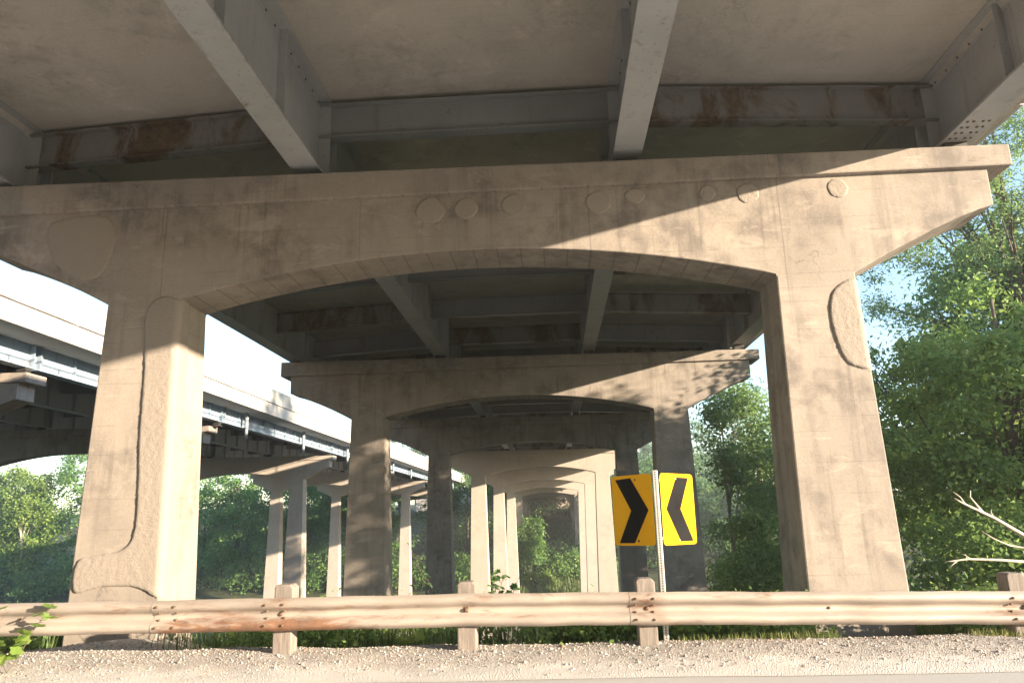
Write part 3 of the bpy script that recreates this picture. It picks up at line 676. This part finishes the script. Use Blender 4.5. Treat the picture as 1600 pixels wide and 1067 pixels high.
def tree(name, label, base, height, crown, n, size, leaf, bark='bark', seed=0, k=60, cr=0.8, trunk_r=0.22, lean=(0, 0), cat='tree', group=None, limbs=9, extra=None, up_bias=0.7, aspect=0.55, flat=0.65):
    """crown: list of (centre offset, radii, share)"""
    r = np.random.default_rng(seed); t = thing(name, label, cat, base, group)
    cls = []
    for (c, rad, share) in crown: cls.append(clumps(r, c, rad, max(3, int(k*share))))
    cl = np.concatenate(cls); crs = cr*r.uniform(0.55, 1.4, len(cl))
    V = leaves_for(r, cl, crs, n, size, up_bias, flat, aspect)
    # stray leaves to break the edge
    ns = n//12; w = r.integers(0, len(cl), ns)
    V2 = leaf_quads(cl[w]+r.normal(size=(ns, 3))*crs[w][:, None]*0.95, r.normal(size=(ns, 3))+[0, 0, 0.5], size*r.uniform(0.5, 1.2, ns), r, aspect)
    V = np.concatenate([V, V2]); F = np.arange(len(V)).reshape(-1, 4)
    link('crown', arr_mesh('crown', V, F), M[leaf], t, False)
    mb = MB(); zt = max(c[2]+rad[2]*0.35 for c, rad, s in crown)
    pts = []; rad_ = []; m = 9
    for i in range(m):
        s = i/(m-1); pts.append((lean[0]*s*s+0.10*math.sin(3*s+seed)*s, lean[1]*s*s+0.10*math.cos(2.3*s+seed)*s, -0.6+(zt+0.6)*s)); rad_.append(trunk_r*(1.0-0.82*s)+(0.25*trunk_r if i == 0 else 0))
    mb.tube(pts, rad_, 9)
    pick = r.permutation(len(cl))[:limbs]
    for q in pick:
        e = Vector(cl[q]); s = float(np.clip((e.z*0.62)/max(zt, 0.1), 0.18, 0.92)); j = s*(m-1); i0 = min(int(j), m-2); fr = j-i0
        p0 = Vector(pts[i0]).lerp(Vector(pts[i0+1]), fr); r0 = (rad_[i0]*(1-fr)+rad_[i0+1]*fr)*0.55
        mid = p0.lerp(e, 0.5)+Vector((r.normal()*0.12, r.normal()*0.12, 0.16*(e-p0).length))
        b1 = p0.lerp(mid, 0.5)+Vector((0, 0, 0.02)); b2 = mid.lerp(e, 0.55)
        mb.tube([p0, b1, mid, b2, e], [r0, r0*0.82, r0*0.6, r0*0.38, r0*0.12], 6)
        for z_ in range(2):
            e2 = mid.lerp(e, 0.4)+Vector(r.normal(size=3)*0.7); mb.tube([mid.lerp(e, 0.2*z_), mid.lerp(e2, 0.6)+Vector((0, 0, .05)), e2], [r0*0.35, r0*0.22, r0*0.07], 5)
    mb.build('trunk', M[bark], t, True)
    if extra: extra(t)
    return t
def gz(x, y): return float(ground_z(x, y))

# big trees on the near bank, right of the nearest pier
tree('maple_tree', 'leafy bright green tree filling the right edge beside the nearest pier', (11.2, 18.6, gz(11.2, 18.6)), 9,
     [((-0.6, 0, 5.2), (2.9, 2.6, 3.0), 0.55), ((0.9, -0.2, 7.6), (2.2, 2.2, 1.9), 0.25), ((-1.6, 0.4, 3.2), (1.8, 2.0, 1.8), 0.2)], 24000, 0.15, 'leaf_near', seed=11, k=78, cr=0.6, limbs=22, trunk_r=0.2)
tree('willow_tree', 'tall sparse feathery tree against the sky behind the pier cap end', (17.2, 26.0, gz(17.2, 26)), 16,
     [((-3.0, 0, 13.0), (3.4, 2.2, 3.4), 0.5), ((-0.4, -1, 16.6), (3.2, 2.2, 3.8), 0.5)], 34000, 0.15, 'leaf_far', seed=12, k=120, cr=0.62, limbs=20, trunk_r=0.3, lean=(-0.8, 0), aspect=0.32)
tree('elm_tree', 'dark broad tree directly right of the nearest pier column, behind the bright one', (13.0, 26.5, gz(13, 26.5)), 12,
     [((-1.2, 0, 8.2), (2.7, 2.6, 2.7), 0.6), ((0.6, 0, 5.0), (3.4, 2.4, 2.8), 0.4)], 15000, 0.18, 'leaf_near', seed=13, k=52, cr=0.68, limbs=16, trunk_r=0.24)
tree('ash_tree', 'dark shaded tree low behind the dead branches at the right', (13.6, 21.5, gz(13.6, 21.5)), 9,
     [((-1.8, 0.3, 3.6), (3.2, 2.4, 2.6), 0.6), ((1.6, 0, 4.8), (2.6, 2.2, 3.0), 0.4)], 24000, 0.16, 'leaf_near', seed=14, k=80, cr=0.9, limbs=10, trunk_r=0.2)
tree('shrub', 'dark bushy shrub at the foot of the nearest pier right column', (8.6, 15.2, gz(8.6, 15.2)), 3,
     [((-0.2, 0, 1.5), (1.7, 1.5, 1.6), 1.0)], 13000, 0.12, 'leaf_near', seed=15, k=46, cr=0.6, limbs=8, trunk_r=0.05, cat='shrub')
tree('shrub', 'leafy shrub behind the last guardrail post at the right edge', (11.0, 14.0, gz(11, 14)), 3,
     [((0, 0, 1.4), (1.7, 1.3, 1.4), 1.0)], 12000, 0.12, 'leaf_near', seed=16, k=40, cr=0.6, limbs=8, trunk_r=0.05, cat='shrub')
# trees off the right edge whose shade lies on the second and third piers
tree('oak_tree', 'broad tree on the near bank just beyond the right picture edge', (17.5, 13.2, gz(17.5, 13.2)), 9,
     [((0, 0, 6.2), (2.8, 3.2, 3.4), 0.75), ((-0.3, 2.6, 7.0), (2.2, 2.2, 2.8), 0.2), ((-0.2, -2.2, 9.2), (2.0, 1.7, 1.9), 0.18)], 20000, 0.22, 'leaf', seed=17, k=62, cr=0.85, limbs=8, trunk_r=0.3)
tree('oak_tree', 'wide dense tree on the near bank behind the feathery one', (23.0, 24.5, gz(23, 24.5)), 14,
     [((0, 0, 8.6), (4.4, 5.2, 6.4), 1.0)], 24000, 0.28, 'leaf', seed=18, k=85, cr=1.2, limbs=8, trunk_r=0.35)
tree('oak_tree', 'spreading tree behind the dark shaded one near the right edge', (19.0, 21.0, gz(19, 21)), 12,
     [((0, 0, 7.2), (3.0, 3.2, 5.6), 1.0)], 16000, 0.25, 'leaf', seed=19, k=60, cr=1.0, limbs=8, trunk_r=0.3)
# trees in the gap between the second and the nearest pier right columns
tree('poplar_tree', 'pale green tree with thin pale trunks in the gap left of the nearest right column', (10.6, 38.6, gz(10.6, 38.6)), 13,
     [((0.2, 0, 11.0), (1.6, 1.8, 4.0), 0.65), ((-0.6, 0, 5.4), (1.9, 1.8, 2.9), 0.35)], 13000, 0.20, 'leaf_far', 'pale_bark', seed=21, k=70, cr=0.85, limbs=14, trunk_r=0.14)
tree('birch_tree', 'taller feathery tree topping the gap between the two right columns', (8.6, 37.6, gz(8.6, 37.6)), 15,
     [((0.4, 0, 12.6), (1.3, 1.5, 3.6), 0.6), ((0.2, 0, 6.8), (1.5, 1.5, 2.6), 0.4)], 10000, 0.20, 'leaf_far', 'pale_bark', seed=22, k=60, cr=0.8, limbs=14, trunk_r=0.15)
tree('young_tree', 'light green young tree low in the gap right of the yellow sign', (8.3, 31.5, gz(8.3, 31.5)), 7,
     [((0, 0, 5.2), (0.8, 0.8, 2.2), 0.6), ((-0.3, 0, 3.2), (1.2, 1.0, 1.8), 0.4)], 8000, 0.16, 'leaf_light', seed=23, k=40, cr=0.6, limbs=8, trunk_r=0.08)
tree('shrub', 'dark thicket under the light green tree behind the yellow sign', (9.2, 29.5, gz(9.2, 29.5)), 4,
     [((-0.8, 0, 2.6), (2.6, 1.5, 2.2), 1.0)], 13000, 0.16, 'leaf_near', seed=24, k=55, cr=0.8, limbs=6, trunk_r=0.06, cat='shrub')
tree('alder_tree', 'mid green bushy tree filling the gap against the nearest right column', (11.0, 35.6, gz(11.0, 35.6)), 11,
     [((0.0, 0, 6.6), (1.9, 1.9, 4.4), 1.0)], 10000, 0.19, 'leaf_far', seed=25, k=48, cr=0.7, limbs=8, trunk_r=0.12)
tree('oak_tree', 'dense dark tree rising on the right bank behind the feathery tree', (18.5, 29.0, gz(18.5, 29.0)), 14,
     [((0, 0, 10.0), (3.4, 3.0, 6.0), 1.0)], 22000, 0.27, 'leaf_dark', seed=26, k=80, cr=1.2, limbs=8, trunk_r=0.3)

# far bank
tree('sapling', 'slender leafy sapling on the far bank seen through the innermost arch', (-3.5, 101.5, gz(-3.5, 101.5)), 9,
     [((0.6, 0, 5.8), (1.6, 1.4, 3.4), 0.55), ((-1.2, 0, 5.2), (1.1, 1.2, 3.2), 0.45)], 6500, 0.34, 'leaf', seed=31, k=44, cr=0.75, limbs=10, trunk_r=0.10)
tree('shrub', 'rounded green bush right of the sapling in the innermost arch', (1.4, 103.5, gz(1.4, 103.5)), 4,
     [((0.4, 0, 2.0), (3.0, 1.8, 1.6), 1.0)], 5000, 0.34, 'leaf', seed=32, k=40, cr=0.9, limbs=4, trunk_r=0.08, cat='shrub')
tree('shrub', 'low light green bush under the sapling in the innermost arch', (-3.0, 100.6, gz(-3.0, 100.6)), 2,
     [((0.4, 0, 1.2), (2.4, 1.2, 1.1), 1.0)], 4000, 0.30, 'leaf_light', seed=33, k=30, cr=0.7, limbs=4, trunk_r=0.05, cat='shrub')
FAR = [('tall_tree', 'tall pale green tree at the far left edge beyond the river', -84, 106, 20, 5.2, 'leaf_light', 41), ('tall_tree', 'tall slim tree with a bare pale trunk on the far bank at left', -75.5, 104, 18.5, 3.6, 'leaf_light', 42),
       ('broad_tree', 'sunlit broad tree on the far bank just left of the big left column', -68.5, 107, 21, 5.2, 'leaf', 43), ('broad_tree', 'bright crowned tree on the far bank just right of the big left column', -45.5, 106, 18.5, 5.0, 'leaf', 44),
       ('broad_tree', 'dark green tree on the far bank left of the sunlit tan columns', -38.5, 108, 16.5, 4.8, 'leaf_dark', 45), ('broad_tree', 'dark far bank tree between the slim left bridge columns', -30.5, 109, 17, 5, 'leaf_dark', 46)]
for nm, lb, x, y, h, rd, lf, sd in FAR:
    tree(nm, lb, (x, y, gz(x, y)), h, [((0, 0, h*0.68), (rd*0.85, rd*0.8, h*0.30), 0.6), ((0.3*rd, 0, h*0.36), (rd, rd*0.8, h*0.26), 0.4)], 9000, 0.42, lf, 'pale_bark' if sd == 42 else 'bark', seed=sd, k=60, cr=1.35, limbs=12, trunk_r=0.25, group='trees on the far bank')
# the wood beyond, one mass
def far_wood(name, label, spots, leaf, seed, n, size=0.5):
    r = np.random.default_rng(seed); out = []; mbt = MB()
    for (x, y, h, rd) in spots:
        z0 = gz(x, y)
        cl = np.concatenate([clumps(r, (x, y, z0+h*0.66), (rd*0.8, rd*0.8, h*0.32), 30), clumps(r, (x, y, z0+h*0.28), (rd*1.1, rd, h*0.28), 24)])
        crs = 1.3*r.uniform(0.6, 1.4, len(cl)); out.append(leaves_for(r, cl, crs, n, size))
        mbt.tube([(x, y, z0-0.5), (x+0.2, y, z0+h*0.4), (x, y, z0+h*0.8)], [0.25, 0.18, 0.05], 6)
    V = np.concatenate(out); F = np.arange(len(V)).reshape(-1, 4)
    o = tag(link(name, arr_mesh(name, V, F), M[leaf]), label, 'wood', kind='stuff'); mbt.build('trunks', M['bark'], o, True)
r = np.random.default_rng(5)
far_wood('sky_screen_wood', 'added green wood, unseen behind the viewer, screening low sky light', [(x+r.uniform(-2, 2), -18+r.uniform(-3, 2), r.uniform(13, 17), r.uniform(4, 6)) for x in np.arange(-75, 20, 5)], 'leaf_dark', 55, 1300, 0.9)  # out of view, added to keep low sky light off the pier cap
far_wood('far_wood', 'dense mixed green wood lining the far river bank', [(x+r.uniform(-2, 2), 112+r.uniform(-4, 8), r.uniform(13, 18), r.uniform(4, 6)) for x in np.arange(-130, -24, 6.0)], 'leaf', 51, 3800)
far_wood('undergrowth', 'dark low undergrowth along the far water edge', [(x+r.uniform(-1.5, 1.5), 102.5+r.uniform(-1, 1.5), r.uniform(3.5, 6.5), r.uniform(2.5, 3.8)) for x in np.arange(-110, -12, 4.2)], 'leaf', 52, 2000, 0.42)
far_wood('bridge_side_wood', 'dark wood beside and behind the far piers', [(x, y, r.uniform(12, 17), r.uniform(4, 6)) for x, y in [(10, 112), (15, 107), (20, 114), (26, 108), (14, 121), (22, 124), (31, 116), (11, 131), (18, 136), (27, 130), (36, 124), (12, 144), (20, 148), (30, 142), (-13.5, 150), (-12, 168), (-5, 178), (4, 180), (12, 172), (-12.6, 134), (-9, 172), (-1, 176), (7, 174), (2, 170), (-6, 168), (8, 166), (0, 164), (11, 152), (14, 158), (20, 158), (12, 166), (28, 154), (10.5, 138), (11, 124), (16, 128), (24, 138), (-9, 147), (-8, 158)]+[(x, 183) for x in range(-60, 60, 5)]+[(x, 150) for x in range(-46, -34, 5)]+[(x, 128) for x in range(-20, -10, 5)]], 'leaf_dark', 53, 4200)
far_wood('bank_scrub', 'low dark scrub on the shaded far bank under the near bridge', [(x+r.uniform(-1, 1), y+r.uniform(-1.5, 1.5), r.uniform(1.6, 3.2), r.uniform(1.5, 2.4)) for y in (108, 114, 122, 131, 142, 150, 158, 165) for x in (-7.5, -4, 0, 3.5, 7)], 'leaf_dark', 56, 800, 0.4)
far_wood('right_bank_wood', 'green wood on the far bank seen right of the near bridge', [(x+r.uniform(-2, 2), 108+r.uniform(-4, 14), r.uniform(14, 19), r.uniform(4, 6)) for x in np.arange(38, 130, 6.5)], 'leaf_blue', 54, 3500)

# grass and weeds on the slope below the road
def blades(name, label, n, xr, yr, hr, seed, w=0.008, zfun=None, dens=None, lean=0.35):
    r = np.random.default_rng(seed); x = r.uniform(*xr, n); y = yr[0]+(yr[1]-yr[0])*r.random(n)**1.4
    if dens is not None: k = r.random(n) < dens(x, y); x, y = x[k], y[k]; n = len(x)
    z = (zfun or ground_z)(x, y); h = r.uniform(*hr, n)*(0.55+0.6*(vnoise(x*2.3, y*2.1, seed)*0.5+0.5)); a = r.uniform(0, 2*math.pi, n)
    d = np.stack([np.cos(a), np.sin(a), np.zeros(n)], -1); s = np.stack([-np.sin(a), np.cos(a), np.zeros(n)], -1)
    b = np.stack([x, y, z-0.02], -1); ln = r.uniform(0.1, 1.0, n)*lean; ww = w*r.uniform(0.6, 1.4, n)*(h/np.mean(hr))**0.3
    m1 = b+d*(h*ln*0.35)[:, None]; m1[:, 2] += h*0.6; t = b+d*(h*ln)[:, None]; t[:, 2] += h
    V = np.stack([b-s*ww[:, None], b+s*ww[:, None], m1+s*ww[:, None]*0.7, m1-s*ww[:, None]*0.7, m1-s*ww[:, None]*0.7, m1+s*ww[:, None]*0.7, t+s*ww[:, None]*0.12, t-s*ww[:, None]*0.12], 1).reshape(-1, 3)
    F = np.arange(len(V)).reshape(-1, 4); return tag(link(name, arr_mesh(name, V, F), M['grass']), label, 'grass', kind='stuff')
def free(x, y):   # clear of the nearest pier's columns
    return 1.0*~((np.abs(np.abs(x-CX)-4.55) < 0.66) & (y < 10.8))
blades('slope_grass', 'tall rank grass on the slope below the guardrail', 80000, (-10, 12), (8.9, 20), (0.15, 0.70), 61, 0.006, dens=lambda x, y: free(x, y)*(0.25+0.75*(vnoise(x*1.7, y*1.3, 8) > -0.15)), lean=0.7)
def slope_weeds():
    r = np.random.default_rng(64); n = 150; x = r.uniform(-9, 12, n); y = r.uniform(9.6, 19, n); k = free(x, y) > 0.5; x, y = x[k], y[k]
    z = ground_z(x, y)+r.uniform(0.15, 0.5, len(x)); cl = np.stack([x, y, z], -1)
    V = leaves_for(r, cl, r.uniform(0.35, 0.9, len(x)), 26000, 0.09, 0.8, 0.6, 0.6); F = np.arange(len(V)).reshape(-1, 4)
    tag(link('slope_weeds', arr_mesh('slope_weeds', V, F), M['leaf_dark']), 'dark leafy weeds among the grass on the slope below the rail', 'weeds', kind='stuff')
slope_weeds()
def verge_weeds():
    r = np.random.default_rng(65); n = 640; x = r.uniform(-9, 9, n); y = r.uniform(8.5, 10.2, n); k = (free(x, y) > 0.5) & (np.abs(x+5.3) > 0.9) & (vnoise(x*2.1, y*1.5, 5) > -0.25); x, y = x[k], y[k]
    z = ground_z(x, y)+r.uniform(0.08, 0.42, len(x)); cl = np.stack([x, y, z], -1)
    V = leaves_for(r, cl, r.uniform(0.10, 0.34, len(x)), 24000, 0.06, 0.8, 0.7, 0.6); F = np.arange(len(V)).reshape(-1, 4)
    tag(link('verge_weeds', arr_mesh('verge_weeds', V, F), M['leaf_near']), 'small leafy weeds along the edge of the gravel below the rail', 'weeds', kind='stuff')
verge_weeds()
blades('verge_grass', 'short yellow green grass along the gravel edge at right', 13000, (0.6, 8), (8.2, 9.2), (0.03, 0.13), 62, 0.0035, shoulder_z, lambda x, y: (0.1+0.9*(vnoise(x*2.5, y*2, 3) > -0.05))*np.clip((x-0.4)/2.5, 0.05, 1)*free(x, y)).data.materials[0] = M['dry_grass']
blades('far_bank_grass', 'grass along the far water edge', 9000, (-14, 10), (98.6, 118), (0.5, 1.3), 63, 0.05)

LEAF6 = [(0, 0), (0.30, -0.12), (0.52, 0.10), (0.40, 0.34), (0.50, 0.62), (0.22, 0.66), (0, 1.0), (-0.22, 0.66), (-0.50, 0.62), (-0.40, 0.34), (-0.52, 0.10), (-0.30, -0.12)]
def lobed_leaf(mb, p, size, az, tilt, roll=0.0):
    R_ = Matrix.Rotation(az, 3, 'Z') @ Matrix.Rotation(tilt, 3, 'X') @ Matrix.Rotation(roll, 3, 'Y'); i = len(mb.v)
    for (x, y) in LEAF6: mb.v.append(tuple(Vector(p)+R_ @ Vector((x*size, y*size, 0.18*abs(x)*size))))
    mb.v.append(tuple(Vector(p)+R_ @ Vector((0, 0.35*size, -0.03*size)))); c = len(mb.v)-1; n = len(LEAF6)
    for q in range(n): mb.f.append((i+q, i+(q+1) % n, c))
def vine(name, label, base, stems, leaf, seed, size=(0.06, 0.11), cat='plant', nleaf=8):
    r = random.Random(seed); t = thing(name, label, cat, base); lm = MB()
    for pts in stems:
        sm = MB(); P = [Vector(p) for p in pts]; n = len(P)
        sm.tube(P, [0.0035*(1-0.7*i/(n-1))+0.0012 for i in range(n)], 5)
        for k in range(nleaf):
            s = r.uniform(0.15, 1.0)*(n-1); i = min(int(s), n-2); p = P[i].lerp(P[i+1], s-i)
            off = Vector((r.uniform(-1, 1), r.uniform(-1, 0.6), r.uniform(-0.3, 1))).normalized()*r.uniform(0.02, 0.09)
            sm.tube([p, p+off*0.6, p+off], [0.002, 0.0017, 0.0014], 4)
            lobed_leaf(lm, p+off, r.uniform(*size), r.uniform(0, 6.28), r.uniform(-0.2, 1.1), r.uniform(-0.6, 0.6))
        sm.build('stem', M['bark'], t)
    lm.build('leaves', M[leaf], t)
    return t
vine('vine', 'grape vine creeping over the rail at the lower left corner', (-5.55, 7.5, GZ), [[(0.1, 0, 0), (0.0, 0.0, 0.2), (-0.10, -0.02, 0.40), (0.05, 0.0, 0.58)], [(0.1, 0, 0), (0.22, 0.02, 0.2), (0.30, 0.03, 0.38), (0.45, 0.1, 0.66)], [(-0.3, 0, 0), (-0.25, 0, 0.2), (-0.05, 0.02, 0.3)]], 'leaf_light', 71, (0.08, 0.15), nleaf=11)
vine('weed', 'yellow green weed under the rail left of the big left column', (-5.9, 8.45, GZ-0.02), [[(-0.3, 0, 0), (-0.25, 0, 0.12), (-0.30, 0, 0.28)], [(-0.05, 0, 0), (0.0, 0, 0.14), (0.06, 0, 0.27)], [(-0.6, 0.05, 0), (-0.62, 0, 0.12), (-0.7, 0, 0.26)]], 'leaf_light', 72, (0.05, 0.09), nleaf=14)
vine('weed', 'low weed with a broad pale leaf beneath the rail at centre left', (-1.75, 8.5, GZ-0.02), [[(0, 0, 0), (0.04, 0, 0.08), (0.10, 0, 0.13)], [(0.05, 0, 0), (0.2, -0.05, 0.06), (0.3, -0.05, 0.12)]], 'leaf_light', 73, (0.09, 0.14), nleaf=5)
vine('weed', 'trailing dark leaved weed left of the second guardrail post', (-2.3, 8.75, GZ-0.03), [[(0, 0, 0), (0.1, 0, 0.1), (0.25, 0, 0.16)], [(-0.2, 0, 0), (-0.25, 0, 0.1), (-0.1, 0, 0.2)]], 'leaf', 74, (0.06, 0.10), nleaf=9)
vine('weed', 'pale green weed at the foot of the sign post', (1.25, 8.55, GZ-0.02), [[(0, 0, 0), (0.05, 0, 0.1), (0.12, 0, 0.2)], [(0.15, 0, 0), (0.2, 0, 0.12), (0.18, 0, 0.22)], [(0.3, 0, 0), (0.38, 0, 0.06), (0.45, 0, 0.12)]], 'leaf_light', 75, (0.05, 0.09), nleaf=11)
vine('creeper', 'dark leafy creeper above the rail beside the second post', (-0.62, 9.2, GZ-0.1), [[(-0.1, 0, 0), (-0.12, 0, 0.5), (-0.02, 0, 0.78)], [(0, 0, 0), (0.05, 0, 0.5), (0.16, 0, 0.76)], [(0, 0, 0), (-0.1, 0, 0.5), (-0.18, 0, 0.86)]], 'leaf_dark', 76, (0.06, 0.10), nleaf=13)
vine('creeper', 'thin curling twig with leaves left of the shaded third pier column', (-1.75, 9.6, GZ-0.1), [[(0.2, 0, 0), (0.16, 0, 0.5), (0.02, 0, 0.86), (-0.1, 0, 1.12)], [(0.2, 0, 0), (0.2, 0, 0.55), (0.1, 0, 0.76)]], 'leaf_dark', 77, (0.04, 0.07), nleaf=9)
vine('weed', 'small sprig poking above the rail right of the nearest right column', (4.3, 9.0, GZ-0.1), [[(0, 0, 0), (0.02, 0, 0.4), (0.0, 0, 0.62)], [(0, 0, 0), (0.06, 0, 0.35), (0.08, 0, 0.56)]], 'leaf_light', 78, (0.04, 0.06), nleaf=7)

# bleached dead branches at the right
db = thing('dead_branch', 'bleached bare dead branches reaching in from the right edge', 'branch', (6.9, 11, GZ))
mb = MB(); o = Vector((6.9, 11, GZ))
def br(pts, r0, r1):
    n = len(pts); mb.tube([Vector(p)-o for p in pts], [r0+(r1-r0)*i/(n-1) for i in range(n)], 6)
br([(7.9, 11.2, -1.7), (7.6, 11.1, -1.0), (7.0, 11.0, -0.62), (6.5, 11, -0.44), (6.15, 11, -0.20), (5.85, 10.95, -0.05), (5.68, 10.9, 0.03), (5.60, 10.9, 0.09)], 0.05, 0.007)
br([(5.76, 10.95, 0.0), (5.71, 10.95, 0.10), (5.62, 10.95, 0.18)], 0.012, 0.005); br([(6.02, 11, -0.13), (5.93, 11, 0.0), (5.87, 11, 0.10), (5.89, 11, 0.19)], 0.018, 0.006)
br([(6.15, 11, -0.2), (6.12, 11, -0.12), (6.13, 11, -0.08)], 0.01, 0.004)
br([(6.9, 11.2, -0.85), (6.5, 11.1, -0.80), (6.1, 11.0, -0.76), (5.7, 11.0, -0.74), (5.50, 11, -0.76), (5.38, 11, -0.77)], 0.026, 0.008)
br([(5.56, 11, -0.755), (5.48, 11, -0.81), (5.42, 11, -0.86)], 0.01, 0.004); br([(5.74, 11, -0.745), (5.68, 11, -0.69), (5.63, 11, -0.67)], 0.008, 0.003)
br([(7.0, 11.2, -0.6), (6.6, 11.1, -0.62), (6.35, 11.1, -0.58), (6.1, 11, -0.48), (5.95, 11, -0.37)], 0.02, 0.006); br([(6.45, 11.1, -0.6), (6.36, 11.1, -0.5), (6.3, 11, -0.48)], 0.008, 0.003)
br([(6.55, 10.4, -1.6), (6.30, 10.6, -1.15), (6.2, 10.7, -0.9)], 0.022, 0.018)
mb.build('bare_limbs', M['dead_wood'], db, True)

# thin summer haze
hz = MB(); hz.box(-1600, 1600, -500, 2100, -14.5, 16.5)
m = bpy.data.materials.new('haze_air'); m.use_nodes = True; n = m.node_tree.nodes; n.remove(n['Principled BSDF'])
pv = n.new('ShaderNodeVolumePrincipled'); pv.inputs['Density'].default_value = 0.0010; pv.inputs['Color'].default_value = (0.92, 0.95, 1.0, 1); pv.inputs['Anisotropy'].default_value = 0.25
m.node_tree.links.new(pv.outputs[0], n['Material Output'].inputs['Volume'])
tag(hz.build('haze', m), None, None, kind='stuff')
